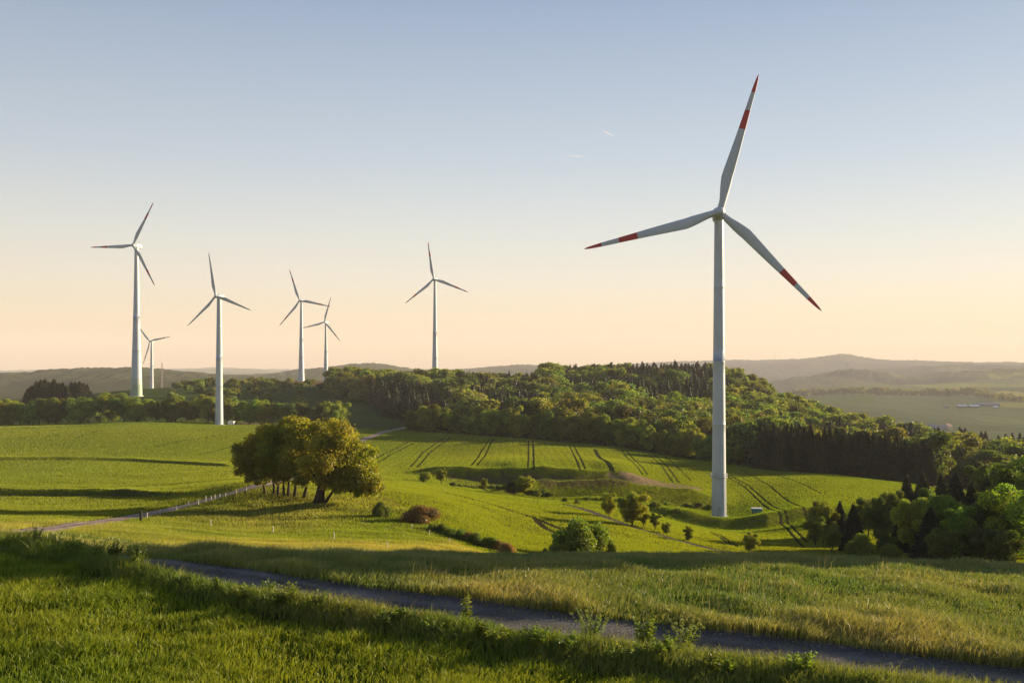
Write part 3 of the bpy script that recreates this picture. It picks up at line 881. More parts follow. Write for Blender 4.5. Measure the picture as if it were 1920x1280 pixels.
STEM_ME = np_mesh('stem', np.vstack(STEM.V), np.vstack(STEM.Q), np.vstack(STEM.T), [M['bark']])
TR_ME = {}
def mb_mesh(name, mb, mat):
    return np_mesh(name, np.vstack(mb.V), np.vstack(mb.Q) if mb.Q else None, np.vstack(mb.T) if mb.T else None, [mat], smooth=True)
BROAD_TR = [mb_mesh('trunk', b[2], M['bark']) for b in BROAD_HI]
SPR_TR = [mb_mesh('trunk', s[1], M['bark']) for s in SPR_HI]
print('plant meshes', round(time.time()-T0, 1))

ORD = ['first', 'second', 'third', 'fourth', 'fifth', 'sixth', 'seventh', 'eighth', 'ninth', 'tenth', 'eleventh', 'twelfth', 'thirteenth', 'fourteenth', 'fifteenth', 'sixteenth', 'seventeenth', 'eighteenth', 'nineteenth', 'twentieth']
TENS = {2: 'twenty', 3: 'thirty', 4: 'forty', 5: 'fifty'}
def ordinal(i):
    if i <= 20: return ORD[i-1]
    t, o = divmod(i, 10)
    return TENS[t][:-1]+'ieth' if o == 0 else TENS[t]+'-'+ORD[o-1]

def place_tree(name, x, y, h, var, kind='broad', wide=1.0, label=None, cat='tree', group=None, sink=.1, mat=None):
    z = float(hgt(np.array([x]), np.array([y]))[0])
    root = empty(name, (x, y, z-sink), R.uniform(0, 6.28))
    root.scale = (h*wide, h*wide, h)
    if kind == 'broad':
        cr = link('crown', BROAD_HI[var % 6][0], root); link('trunk', BROAD_TR[var % 6], root)
    elif kind == 'spruce':
        cr = link('crown', SPR_HI[var % 4][0], root); link('trunk', SPR_TR[var % 4], root)
    elif kind == 'bush':
        cr = link('foliage', BUSH[var % 4][0], root); link('stem', STEM_ME, root)
    elif kind == 'dry':
        cr = link('foliage', DRYB, root); link('stem', STEM_ME, root)
    if mat:
        cr.material_slots[0].link = 'OBJECT'; cr.material_slots[0].material = mat
    tag(root, label, cat, group)
    return root

def px(u, v, ymin=30): return hit([u], [v], ymin)[0]

# ---------------------------------------------------------------- hedgerow behind the left field
hedge = []
uu = -60.0
rgh = np.random.default_rng(5)
TALL = {215: 64, 85: 58, 392: 60, 622: 58, 565: 52, 330: 54, 445: 50, 40: 48, 150: 54, 505: 50}
us = []
while uu < 640:
    us.append(uu); uu += rgh.uniform(15, 24)
vis = [q for q in us if q > -4]
for i, q in enumerate(us):
    hp = min(62, max([42+rgh.uniform(-3, 13)]+[t-abs(q-c)*.5 for c, t in TALL.items()]))
    if q > 595: hp = 54
    yy = 528+rgh.uniform(-8, 10)
    h = hp*yy/FPX
    j = i-(len(us)-len(vis))+1
    look = ['rounded mid green', 'narrow dark green', 'bushy yellow green', 'broad olive green'][rgh.integers(0, 4)]
    lab = f'{look} tree, {ordinal(j)} from the left in the hedgerow behind the left field' if j > 0 else 'hedgerow tree just beyond the left edge of the view behind the field'
    place_tree('hedgerow_tree', (q-UC)/FPX*yy, yy, h, int(rgh.integers(0, 6)), 'broad', rgh.uniform(1.0, 1.35), lab, 'tree', 'trees of the hedgerow behind the left field', sink=h*.10)
    # low infill growth of the same hedge
# ---------------------------------------------------------------- hedgerow behind the striped field
us = []
uu = 768.0
while uu < 1345:
    us.append(uu); uu += rgh.uniform(17, 26)*(.9+.3*(uu-768)/600)
for i, q in enumerate(us):
    yy = np.interp(q, [760, 850, 960, 1150, 1345], [508, 484, 458, 434, 398])+rgh.uniform(-4, 8)
    hp = rgh.uniform(40, 60)+ (7 if q > 960 else 0)
    look = ['rounded yellow green', 'dark green dense', 'bright green spreading', 'olive green upright'][rgh.integers(0, 4)]
    place_tree('field_edge_tree', (q-UC)/FPX*yy, yy, hp*yy/FPX, int(rgh.integers(0, 6)), 'broad', rgh.uniform(1.0, 1.3),
               f'{look} tree, {ordinal(i+1)} from the left in the row behind the striped field', 'tree', 'trees in the row behind the striped field', sink=1.2)
for q, hp, yy in [(1362, 34, 392), (1385, 40, 398), (1398, 30, 405)]:
    place_tree('field_edge_tree', (q-UC)/FPX*yy, yy, hp*yy/FPX, 2, 'broad', 1.2, {1362: 'small green tree just right of the tallest tower behind the field', 1385: 'pale green tree between the tall tower and the dark spruce block', 1398: 'low tree at the left end of the dark spruce block'}[q], 'tree', 'trees in the row behind the striped field')

# ---------------------------------------------------------------- spruce clump upper left
cl = [52, 60, 68, 76, 84, 92, 101, 110, 117, 125, 134, 141, 149, 156, 163, 171]
for i, q in enumerate(cl):
    yy = 660+rgh.uniform(-14, 14)
    hp = rgh.uniform(43, 52)
    zz = float(hgt(np.array([(q-UC)/FPX*yy]), np.array([yy]))[0])
    top = float(np.interp(q, [52, 70, 84, 100, 118, 126, 145, 158, 172], [722, 711, 709, 710, 715, 719, 711, 715, 728]))+rgh.uniform(-2, 5)
    h = max(10, (VH-top)*yy/FPX-zz)
    place_tree('spruce_tree', (q-UC)/FPX*yy, yy, h, i, 'spruce', rgh.uniform(1.7, 2.3), f'dark spruce, {ordinal(i+1)} from the left in the clump beyond the left hedgerow', 'tree', 'dark spruce clump beyond the left hedgerow')

# ---------------------------------------------------------------- dark spruce block on the right
BLK = []
for row in range(4):
    q = 1428+row*4.0
    while q < 1748:
        BLK.append((q+rgh.uniform(-1.5, 1.5), np.interp(q, [1428, 1550, 1745], [372, 366, 352])+row*6+rgh.uniform(-1.5, 1.5), row)); q += rgh.uniform(10, 14)
for q, yy, row in BLK:
    hp = rgh.uniform(68, 94) if q < 1700 else rgh.uniform(64, 88)
    lab = 'dark spruce with bare lower trunk in the front row of the spruce block' if row == 0 else 'dark spruce inside the spruce block behind its front row'
    place_tree('spruce_tree', (q-UC)/FPX*yy, yy, hp*yy/FPX, int(rgh.integers(0, 4)), 'spruce', 1.15, lab, 'tree', 'front row of the dark spruce block' if row == 0 else 'inner rows of the dark spruce block')
print('hedges', round(time.time()-T0, 1))

# ---------------------------------------------------------------- the wooded hill
FPOLY = [(762,520),(800,512),(900,490),(1000,470),(1150,445),(1300,418),(1400,412),(1425,392),(1600,385),(1745,378),(1760,420),(1820,400),(1960,380),(2300,380),(2300,620),(1960,640),(1700,680),(1640,760),(1560,860),(1500,930),(1300,1000),(1000,1010),(760,960),(640,900),(625,800),(640,745),(690,690),(730,620),(765,575)]
sp = 11.5
pp = []
gx, gy = np.meshgrid(np.arange(-190, 520, sp), np.arange(370, 1020, sp))
gx = gx.ravel()+rgh.uniform(-4.2, 4.2, gx.size); gy = gy.ravel()+rgh.uniform(-4.2, 4.2, gy.size)
gu = UC+FPX*gx/gy
ins = poly_in(gu, gy, FPOLY)
gx, gy, gu = gx[ins], gy[ins], gu[ins]
gz = hgt(gx, gy)
gv = VH-FPX*gz/gy
nz = fbm(gx/60, gy/60, 81)
con = (nz > .24)
con |= poly_in(gu, gv, [(690,745),(770,750),(860,775),(880,815),(760,812),(690,785)]) & (gy < 720)
con |= poly_in(gu, gv, [(880,770),(1000,780),(1010,812),(900,812)]) & (gy < 640)
con |= (gy > 800) & (gu > 755) & (gu < 1010) & (rgh.random(len(gu)) < .55)
con |= (gy > 630) & (gu > 1050) & (gu < 1345) & (nz > -.22)
con |= (gy > 560) & (gu > 880) & (gu < 1000) & (nz > .0)
con |= (gu > 1040) & (gu < 1320) & (gy > 470) & (gy < 560) & (nz > .1)
con |= (gu > 1560) & (gy > 520) & (nz > .02)
con |= (gu > 1745) & (nz > .12)
con &= ~((gu < 700) & (gy > 700) & (gu < 690))
hh = np.where(con, rgh.uniform(13, 21, len(gu)), rgh.uniform(11, 21, len(gu)))
hh = np.where((gu > 850) & (gu < 1010) & (gy > 760), hh*.68, hh)
wd = np.where(con, 1.25, rgh.uniform(1.0, 1.35, len(gu)))
# hidden-line pass: what of each tree shows above nearer land and trees
order = np.argsort(gy)
buf = np.full(2600, 2000.0)
visp = np.zeros(len(gu))
for i in order:
    hw = max(1, int(.35*hh[i]*wd[i]*FPX/gy[i]*(.5 if con[i] else 1)))
    c0 = int(gu[i])+300
    a, b = max(0, c0-hw), min(2599, c0+hw)
    vt = VH-FPX*(gz[i]+hh[i])/gy[i]
    if b > a:
        visp[i] = np.maximum(buf[a:b]-vt, 0).mean() if buf[a:b].min() < 1999 else 40
        buf[a:b] = np.minimum(buf[a:b], vt+.22*hh[i]*FPX/gy[i])
inview = (gu > -20) & (gu < 1945)
score = np.where(inview, visp*hh/gy, 0)
ib = [i for i in np.argsort(-score) if not con[i]][:185]
ic = [i for i in np.argsort(-score) if con[i]][:125]
ind = set(ib) | set(ic)
rest = [i for i in range(len(gu)) if i not in ind and (visp[i] > 0 or not inview[i])]
STAND = [('on the steep left shoulder of the wooded hill', lambda u, y: u < 860), ('in the middle of the wooded hill', lambda u, y: u < 1340), ('on the right flank of the wooded hill', lambda u, y: u < 1640), ('in the valley wood at the right edge', lambda u, y: True)]
for i in ib+ic:
    k = con[i]
    me = SPR_LO[i % 4] if k else BROAD_LO[i % 5]
    o = link('woodland_spruce' if k else 'woodland_tree', me, None, (gx[i], gy[i], gz[i]-.3), (0, 0, rgh.uniform(0, 6.28)))
    o.scale = (hh[i]*wd[i], hh[i]*wd[i], hh[i])
    st = next(s for s, f in STAND if f(gu[i], gy[i]))
    tag(o, ('pointed dark spruce ' if k else 'round leafy tree crown ')+st, 'tree', ('spruces ' if k else 'leafy trees ')+st)
def merged(name, sel, arrs, mat):
    Vs, Qs, Ts, Cs, off = [], [], [], [], 0
    for i in sel:
        V_, Q_, T_, c_ = arrs[i % len(arrs)]
        a = rgh.uniform(0, 6.28); ca, sa = math.cos(a), math.sin(a); s = hh[i]*wd[i]
        W_ = np.column_stack([(V_[:, 0]*ca-V_[:, 1]*sa)*s+gx[i], (V_[:, 0]*sa+V_[:, 1]*ca)*s+gy[i], V_[:, 2]*hh[i]+gz[i]-.3])
        f = rgh.uniform(.7, 1.3)
        Vs.append(W_); Qs.append(Q_+off); Cs.append(c_*f)
        if len(T_): Ts.append(T_+off)
        off += len(V_)
    me = np_mesh(name, np.vstack(Vs), np.vstack(Qs), np.vstack(Ts) if Ts else None, [mat], np.vstack(Cs))
    tag(link(name, me), kind='stuff')
rb = [i for i in rest if not con[i]]; rc = [i for i in rest if con[i]]
merged('leafy_woodland', rb, WLO, M['leaf_wood']); merged('spruce_woodland', rc, SLO, M['needle'])
print('wood', len(gu), len(rb), len(rc), round(time.time()-T0, 1))

# ---------------------------------------------------------------- shrubs on the ridge behind the left hedgerow
RS = []
for k in range(64):
    u_ = rgh.uniform(318, 640); t_ = (u_-318)/320
    yy = rgh.uniform(690, 960)
    RS.append((u_, yy, rgh.uniform(3, 6.5)))
for k in range(26):
    RS.append((rgh.uniform(330, 520), rgh.uniform(860, 940), rgh.uniform(5, 9)))
for (u_, yy, h) in RS:
    x_ = (u_-UC)/FPX*yy; z_ = float(hgt(np.array([x_]), np.array([yy]))[0])
    o = link('ridge_shrub', SHLO[int(rgh.integers(0, 3))], None, (x_, yy, z_-.2), (0, 0, rgh.uniform(0, 6.28)))
    o.scale = (h*1.1, h*1.1, h)
    tag(o, 'dark green shrub on the ridge between the left hedgerow and the distant turbines', 'shrub', 'shrubs on the ridge below the distant turbines')

# far hedge line across the valley on the right
for k in range(58):
    u_ = 1475+k*6.6+rgh.uniform(-2, 2); yy = 3320-(k*2)+rgh.uniform(-15, 15)
    x_ = (u_-UC)/FPX*yy; z_ = float(hgt(np.array([x_]), np.array([yy]))[0])
    o = link('valley_tree', BROAD_LO[k % 5], None, (x_, yy, z_-1), (0, 0, rgh.uniform(0, 6.28)))
    h = rgh.uniform(18, 27); o.scale = (h*1.2, h*1.2, h)
    o.material_slots[0].link = 'OBJECT'; o.material_slots[0].material = M['leaf_gold']  # brighter golden leaves paint the sunlight on the far hedge
    tag(o, 'tiny hazy tree in the long hedge across the far valley', 'tree', 'trees of the long hedge across the far valley')
for k in range(34):
    u_ = 1832+k*4.2+rgh.uniform(-2, 2); yy = 2900+rgh.uniform(-60, 160)-k*6
    x_ = (u_-UC)/FPX*yy; z_ = float(hgt(np.array([x_]), np.array([yy]))[0])
    o = link('valley_tree', BROAD_LO[k % 5], None, (x_, yy, z_-1), (0, 0, rgh.uniform(0, 6.28)))
    h = rgh.uniform(12, 20); o.scale = (h*1.2, h*1.2, h)
    o.material_slots[0].link = 'OBJECT'; o.material_slots[0].material = M['leaf_gold']  # golden leaves carry the copse's sunlight in their colour
    tag(o, 'tiny hazy tree in the sunlit copse above the white roofed barns', 'tree', 'trees of the copse above the white roofed barns')

# ---------------------------------------------------------------- the tree clump on the pasture
def clump_tree(ub, vb, crown, r0, lean, label, n=5200, seed=1):
    rg = np.random.default_rng(seed)
    p = px(ub, vb, 110)
    y0 = p[1]; s = y0/FPX
    root = empty('clump_tree', p)
    L = []
    for (cu, cv, cr, dy) in crown:
        c = np.array([(cu-ub)*s, dy, (vb-cv)*s]); r = cr*s
        L.append([*c, r*1.08, r*1.1, r*.95])
        for q in range(9):
            d = sph(1, rg)[0]; rr = r*rg.uniform(.34, .6)
            L.append([*(c+d*[r*.95, r*.9, r*.85]), rr, rr, rr*.85])
    L = np.array(L)
    L[:, 2] = np.maximum(L[:, 2], (.35 if ub > 590 else .9)+L[:, 5]*.5)
    arr = crown_arrays(L, int(n*2.4), .2, rg, .25, gap=.4, shell=.55, hue=.22)
    link('crown', mesh_of('crown', arr, M['leaf_gold']), root)
    m = MB()
    top = L[0, :3]
    tt = np.linspace(0, 1, 7)[:, None]
    base = np.array([0, 0, -.25]); midp = np.array([lean*s, .1, (top[2])*.45])
    pt = (1-tt)**2*base+2*(1-tt)*tt*midp+tt**2*top
    m.tube(pt, r0*(1-.75*tt[:, 0])*np.where(tt[:, 0] < .1, 1.35, 1), 8)
    for i in rg.permutation(len(L))[:9]:
        c = L[i, :3]; st = pt[rg.integers(2, 5)]
        m.tube(np.array([st, st*.5+c*.5-[0, 0, .2], c]), [r0*.38, r0*.24, r0*.07], 6)
    m.build('trunk', M['bark'], root, True)
    return tag(root, label, 'tree', 'trees of the clump on the pasture')
CL = [
 (497, 926, [(474, 856, 32, -1.0), (458, 876, 20, .5), (482, 884, 18, 0), (470, 892, 15, 1), (492, 896, 14, -1)], .22, -2, 'leftmost tree of the pasture clump with low drooping crown'),
 (514, 927, [(492, 834, 32, 1.2), (505, 866, 26, -1)], .2, 1, 'slender tree second from left in the pasture clump'),
 (521, 928, [(522, 824, 36, -.8), (520, 868, 24, -1)], .2, 2, 'thin dark stemmed tree third from left in the pasture clump'),
 (532, 930, [(530, 850, 36, 1.5), (548, 872, 24, 0), (530, 892, 16, -1.5)], .2, -1, 'short crowned tree fourth from left in the pasture clump'),
 (540, 930, [(548, 818, 33, .6)], .22, 2, 'tall narrow stemmed tree in the left middle of the pasture clump'),
 (552, 932, [(570, 818, 34, -1.6), (562, 852, 34, -2)], .25, 4, 'tall tree with rounded top at the middle of the pasture clump'),
 (568, 935, [(600, 818, 34, 1.2), (592, 856, 34, 2), (585, 880, 22, -2), (570, 893, 18, -2.5)], .26, 14, 'tree with trunk leaning right in the middle of the pasture clump'),
 (598, 943, [(636, 824, 37, 0), (616, 858, 38, -2.2), (650, 862, 38, -1), (622, 890, 24, -2)], .75, 3, 'thick stumpy trunked tree with bronze crown in the pasture clump'),
 (607, 944, [(674, 862, 32, .5), (688, 894, 26, -1), (662, 900, 26, 1), (640, 905, 20, -1), (698, 912, 18, 0), (676, 920, 16, 1)], .24, 22, 'rightmost tree of the pasture clump, leaning stem and golden drooping boughs'),
]
for i, c in enumerate(CL):
    clump_tree(c[0], c[1], c[2], c[3], c[4], c[5], [5200, 5200, 4200, 4600, 4200, 6200, 6200, 8200, 7600][i], 100+i)

# ---------------------------------------------------------------- bushes and small trees in the middle ground
def bush_at(u, vb, wpx, hpx, label, kind='bush', var=0, name='bush', cat='bush', ymin=60, group=None, mat=None):
    p = px(u, vb, ymin); s = p[1]/FPX
    h = hpx*s; w = wpx*s
    k = {'bush': 2.0, 'dry': 2.0, 'broad': .78, 'spruce': .36}[kind]
    return place_tree(name, p[0], p[1], h, var, kind, w/(h*k), label, cat, group, .1, mat)
bush_at(715, 968, 46, 32, 'twiggy green bush below the right end of the pasture tree clump', var=1)
bush_at(786, 978, 88, 36, 'low rounded brown dry thicket beside the pasture slope', 'dry', name='dry_thicket', cat='thicket')
HB = [(812, 993, 30, 17), (826, 998, 38, 20), (840, 1003, 34, 22), (852, 1008, 42, 24), (866, 1013, 38, 27), (879, 1017, 42, 24), (892, 1022, 46, 30), (906, 1027, 40, 26), (920, 1031, 50, 32), (934, 1035, 42, 27), (948, 1039, 44, 30), (962, 1041, 36, 20)]
for i, (a, b, c, d) in enumerate(HB):
    bush_at(a, b, c, d, f'dark bramble bush, {ordinal(i+1)} from the upper end of the hollow hedge', var=i, group='bramble bushes of the hedge in the hollow', mat=M['dryshrub'] if i in (5, 9, 10) else (M['leaf_dark'] if i in (1, 3, 4, 7) else None))
bush_at(1092, 1040, 128, 84, 'largest round green bush standing behind the meadow crest', var=2)
bush_at(1046, 1040, 64, 34, 'low dark bush against the left foot of the largest bush', var=3)
bush_at(1022, 1042, 30, 18, 'lowest bush at the far left foot of the largest bush', var=1)
bush_at(1142, 1040, 44, 42, 'yellow green bush against the right foot of the largest bush', var=0)
ST = [(1142, 968, 36, 46, 'slim yellow green tree left of the larger tree beside the dirt path'), (1187, 986, 60, 66, 'larger leafy tree beside the dirt path below the pale pad'), (1206, 988, 30, 42, 'small tree against the right side of the larger path tree'),
      (1229, 993, 30, 34, 'sapling right of the larger leafy tree by the path'), (1250, 1000, 18, 22, 'tiny sapling between two others along the dirt path'), (1292, 1014, 28, 30, 'small round tree alone right of the path saplings'), (1409, 1036, 34, 40, 'lone round little tree at the crest right of the tall tower'),
      (985, 925, 34, 34, 'yellow green sapling on the grass strip below the dark bank'), (1008, 934, 18, 18, 'tiny sapling right of the yellow green sapling below the bank'), (827, 908, 26, 32, 'sapling at the left end of the dark bank'), (797, 905, 22, 22, 'low sapling farthest left below the striped field'), (908, 917, 20, 22, 'small sapling in the middle of the dark bank foot')]
for i, (a, b, c, d, lab) in enumerate(ST):
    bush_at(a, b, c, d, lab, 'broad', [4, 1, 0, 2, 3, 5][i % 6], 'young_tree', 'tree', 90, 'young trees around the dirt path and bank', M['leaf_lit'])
for i in range(14):
    a = 1060+i*21; b = np.interp(a, [1060, 1200, 1340], [946, 958, 962])-rgh.uniform(0, 14)
    bush_at(a, b, rgh.uniform(16, 30), rgh.uniform(7, 13), 'low scrub bush on the dark bank left of the tallest tower', var=i, name='scrub_bush', ymin=200, group='low scrub on the dark bank left of the tower')
for i in range(16):
    a = 850+i*12; b = np.interp(a, [830, 950, 1040], [913, 920, 930])-rgh.uniform(0, 5)
    bush_at(a, b, rgh.uniform(14, 26), rgh.uniform(6, 11), 'low green shrub along the foot of the dark bank below the striped field', var=i, name='scrub_bush', ymin=200, group='low shrubs along the foot of the dark bank')

# ---------------------------------------------------------------- woodland edge on the right
WE = [ # u, top row, depth, kind, width factor, label
 (1545, 938, 190, 'broad', .95, 'leftmost leafy tree of the right woodland edge with bright left side'),
 (1528, 965, 186, 'broad', .9, 'low leafy tree at the left corner of the right woodland edge'),
 (1575, 935, 196, 'spruce', 1.5, 'dark spruce second from left in the right woodland edge'),
 (1600, 940, 200, 'spruce', 1.5, 'dark spruce third from left in the right woodland edge'),
 (1628, 930, 206, 'broad', .9, 'tall leafy tree behind the first leafy trees of the right wood'),
 (1650, 930, 196, 'broad', .95, 'dark green leafy tree left of the golden tree in the right wood'),
 (1672, 918, 204, 'broad', .9, 'tall leafy tree directly behind the golden one in the right wood'),
 (1712, 932, 178, 'broad', .8, 'golden lit leafy tree standing out in the right wood'),
 (1742, 912, 198, 'broad', .9, 'high domed leafy tree right of the golden tree'),
 (1770, 928, 180, 'broad', .7, 'yellow topped tree before the dark mass of the right wood'),
 (1800, 905, 186, 'spruce', 1.5, 'broad dark spruce right of the yellow topped tree'),
 (1822, 900, 200, 'spruce', 1.5, 'very dark tall spruce in the middle of the right mass'),
 (1850, 893, 186, 'spruce', 1.55, 'largest dark spruce near the right edge of the view'),
 (1882, 888, 196, 'spruce', 1.5, 'dark spruce touching the right edge group'),
 (1905, 876, 184, 'broad', 1.0, 'dark leafy tree at the right edge of the view'),
 (1930, 860, 190, 'broad', 1.0, 'leafy tree cut by the right edge of the view'),
 (1700, 885, 236, 'spruce', 1.4, 'spruce behind the left part of the right wood'),
 (1730, 880, 240, 'spruce', 1.4, 'spruce rising behind the golden tree of the right wood'),
 (1765, 882, 236, 'spruce', 1.4, 'brown tinged spruce behind the yellow topped tree'),
 (1790, 880, 245, 'spruce', 1.4, 'back row spruce left of the tallest dark spruces'),
 (1845, 868, 250, 'broad', 1.1, 'green tree crown showing above the dark right wood'),
 (1880, 862, 255, 'broad', 1.1, 'highest green crown above the dark right wood'),
 (1910, 858, 250, 'broad', 1.1, 'upper leafy crown at the right edge above the dark wood'),
 (1660, 990, 168, 'broad', 1.2, 'mid height dark leafy tree under the golden tree'),
 (1830, 985, 165, 'broad', 1.2, 'dark leafy tree at the foot of the large spruces'),
 (1880, 990, 160, 'broad', 1.2, 'low leafy tree at the right edge foot of the wood'),
 (1560, 985, 172, 'broad', 1.1, 'dark leafy tree low at the left front of the right wood'),
 (1590, 975, 176, 'spruce', 1.5, 'short dark spruce in the left front of the right wood'),
 (1690, 945, 185, 'spruce', 1.5, 'dark spruce close left of the golden lit tree'),
 (1745, 945, 172, 'spruce', 1.6, 'dark spruce between the golden tree and the yellow topped one'),
 (1860, 925, 172, 'broad', 1.0, 'rounded leafy tree in front of the largest spruce at the right edge'),
 (1900, 910, 168, 'broad', 1.0, 'bright rounded leafy tree nearest the right edge of the view'),
 (1800, 945, 170, 'broad', 1.0, 'bright leafy tree right of the yellow topped tree'),
 (1770, 990, 165, 'broad', 1.2, 'leafy tree at the foot of the wood right of the sunlit bush'),
]
for i, (u_, vt, yy, kd, wf, lab) in enumerate(WE):
    x_ = (u_-UC)/FPX*yy; z_ = float(hgt(np.array([x_]), np.array([yy]))[0])
    h = (VH-vt)*yy/FPX-z_
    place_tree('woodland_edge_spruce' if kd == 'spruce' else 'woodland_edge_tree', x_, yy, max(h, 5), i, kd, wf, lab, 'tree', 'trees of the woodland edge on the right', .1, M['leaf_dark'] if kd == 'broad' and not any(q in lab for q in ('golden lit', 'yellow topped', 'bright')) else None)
bush_at(1612, 1052, 80, 58, 'sunlit yellow green bush at the foot of the right wood', var=1, ymin=100)
bush_at(1668, 1055, 64, 44, 'sunlit bush right of the bigger one at the foot of the right wood', var=2, ymin=100)
# the same wood going on beyond the right edge of the view (it throws the long shadows over the meadow)
OFF = [(58, 72, 26, 0), (64, 78, 27, 3), (71, 84, 28, 1), (79, 91, 30, 4), (90, 97, 32, 5), (56, 61, 13, 0), (62, 66, 16, 2), (100, 105, 33, 3), (68, 73, 20, 4), (88, 86, 27, 1), (84, 89, 32, 2), (106, 100, 32, 0)]
for (x_, y_, h, k) in OFF:
    place_tree('woodland_edge_tree', x_, y_, h, k, 'broad', 1.05, 'leafy tree of the right wood standing just outside the view', 'tree', 'trees of the right wood just outside the view')
print('trees', round(time.time()-T0, 1))

# =====================================================================
# weeds on the verge
# =====================================================================
def weed(u, v, h, label, kind='dock', seed=0, name='verge_weed'):
    rg = np.random.default_rng(seed)
    p = px(u, v, 19.5)
    root = empty(name, p)
    m = MB(); V, Q, Cc, off = [], [], [], 0
    ns = {'dock': 5, 'bushy': 24, 'umbel': 24, 'leafy': 14}[kind]
    spread = {'dock': .16, 'bushy': .42, 'umbel': .62, 'leafy': .4}[kind]
    flow = []
    for i in range(ns):
        a = rg.uniform(0, 6.28); e = spread*rg.uniform(.2, 1); hh_ = h*rg.uniform(.65, 1)
        pt = np.array([[0, 0, -.05], [e*.3*math.cos(a), e*.3*math.sin(a), hh_*.5], [e*math.cos(a), e*math.sin(a), hh_]])
        m.tube(pt, [.012, .009, .004], 5)
        nl = {'dock': 34, 'bushy': 36, 'umbel': 26, 'leafy': 24}[kind]
        t = rg.uniform(.1, 1, nl)
        c = pt[0]*(1-t[:, None])+pt[2]*t[:, None]
        d = sph(nl, rg); d[:, 2] = np.abs(d[:, 2])*.6
        ll = {'dock': .16, 'bushy': .13, 'umbel': .10, 'leafy': .13}[kind]*(1.15-.6*t)
        c = c+d*ll[:, None]*.6
        Nr = np.cross(d, sph(nl, rg)); Nr /= np.linalg.norm(Nr, axis=1)[:, None]+1e-9
        b = np.cross(Nr, d); b /= np.linalg.norm(b, axis=1)[:, None]+1e-9
        s = ll[:, None]
        W_ = np.stack([c-d*s*.55, c-b*s*.26, c+d*s*.6, c+b*s*.26], 1).reshape(-1, 3)
        V.append(W_); Q.append(np.arange(nl*4).reshape(nl, 4)+off); off += nl*4
        Cc.append(np.repeat(rg.uniform(.7, 1.4, (nl, 1))*np.array([[1, 1, 1]]), 4, 0))
        if kind in ('umbel', 'dock'): flow.append(pt[2])
    link('leaves', np_mesh('leaves', np.vstack(V), np.vstack(Q), None, [M['weed']], np.vstack(Cc)), root)
    m.build('stem', M['weed2'], root)
    if flow:
        for f in flow:
            k = 22; q = f+sph(k, rg)*[.045, .045, .025] if kind == 'umbel' else f+rg.normal(0, 1, (k, 3))*[.013, .013, .03]
            W_, q_, c_ = leaf_quads(q, sph(k, rg), .028, rg, np.full((k, 3), 1.0))
            link('flower_head', np_mesh('flower_head', W_, q_, None, [M['flower'] if kind == 'umbel' else M['weed']], c_), root)
    return tag(root, label, 'weed', 'weeds on the grass verge beside the gravel road')
M['weed2'] = plain_mat('weed_stem', (.10, .12, .04), .7)
M['flower'] = foliage_mat('umbel_flowers', (.24, .27, .07), .3, hue=0, val=0)
weed(877, 1176, .95, 'tall upright dock plant at the verge edge against the dark road', 'dock', 1)
weed(1110, 1212, .95, 'wide flowering weed with pale umbels on the verge', 'umbel', 2)
weed(1210, 1226, .95, 'dense dark leafy bushy weed right of the flowering one', 'bushy', 3)
weed(1282, 1232, .85, 'slim flowering weed right of the dark bushy one', 'umbel', 4)
weed(506, 1118, .5, 'small leafy weed on the verge left of its neighbour', 'leafy', 5)
weed(545, 1122, .5, 'small leafy weed on the verge right of its neighbour', 'leafy', 6)
for i, (a, b, hgt_, kd, lab) in enumerate([(66, 1030, .8, 'leafy', 'nettle clump at the far left end of the verge hedge'), (105, 1040, .7, 'leafy', 'nettle clump second from the left along the shaded verge'), (180, 1052, .6, 'leafy', 'leafy weed third from the left on the shaded verge'),
        (215, 1058, .7, 'bushy', 'bushy weed in the middle of the shaded verge'), (258, 1070, .75, 'bushy', 'dark bushy weed where the gravel road comes into view'), (30, 1022, .6, 'bushy', 'bushy weed nearest the left edge of the view'), (140, 1046, .6, 'bushy', 'low bushy weed between the nettle clumps on the verge')]):
    weed(a, b, hgt_*1.3, lab, kd, 20+i)

for i in range(26):
    a = 340+i*61+rgh.uniform(-20, 20); f = rgh.uniform(.15, .6)
    b = v_rl(a)*(1-f)+v_f(a)*f
    if b > 1276: continue
    weed(a, b, rgh.uniform(.32, .6), 'small leafy weed among the tall grass of the verge beside the gravel road', ['leafy', 'dock', 'leafy', 'bushy'][i % 4], 60+i, 'small_weed')
def stones(n):
    rg = np.random.default_rng(77)
    us_ = rg.uniform(270, 1920, n); f = np.where(rg.random(n) < .6, rg.beta(.5, .5, n), rg.random(n))
    ys = None
    a = up[:, :2]; b = lo[:, :2]
    ua = np.interp(us_, uu0, np.arange(len(uu0))); i0 = np.clip(ua.astype(int), 0, len(uu0)-2); t = (ua-i0)[:, None]
    A = a[i0]*(1-t)+a[i0+1]*t; B = b[i0]*(1-t)+b[i0+1]*t
    P = A*(1-f[:, None])+B*f[:, None]
    z = hgt(P[:, 0], P[:, 1])+.035
    r = rg.uniform(.010, .034, n)
    o = np.array([[1, 0, 0], [0, 1, 0], [-1, 0, 0], [0, -1, 0], [0, 0, .7], [0, 0, -.5]])
    j = rg.uniform(.7, 1.3, (n, 6, 1))
    V_ = np.column_stack([P, z])[:, None]+o[None]*j*r[:, None, None]
    T_ = np.array([[0, 1, 4], [1, 2, 4], [2, 3, 4], [3, 0, 4], [1, 0, 5], [2, 1, 5], [3, 2, 5], [0, 3, 5]])
    me = np_mesh('road_stones', V_.reshape(-1, 3), None, (np.arange(n)[:, None, None]*6+T_[None]).reshape(-1, 3), [M['gravel']], np.repeat(rg.uniform(.8, 2.2, (n, 1)), 6, 0)*np.ones((1, 3)))
    tag(link('road_stones', me), kind='stuff')
stones(7000)

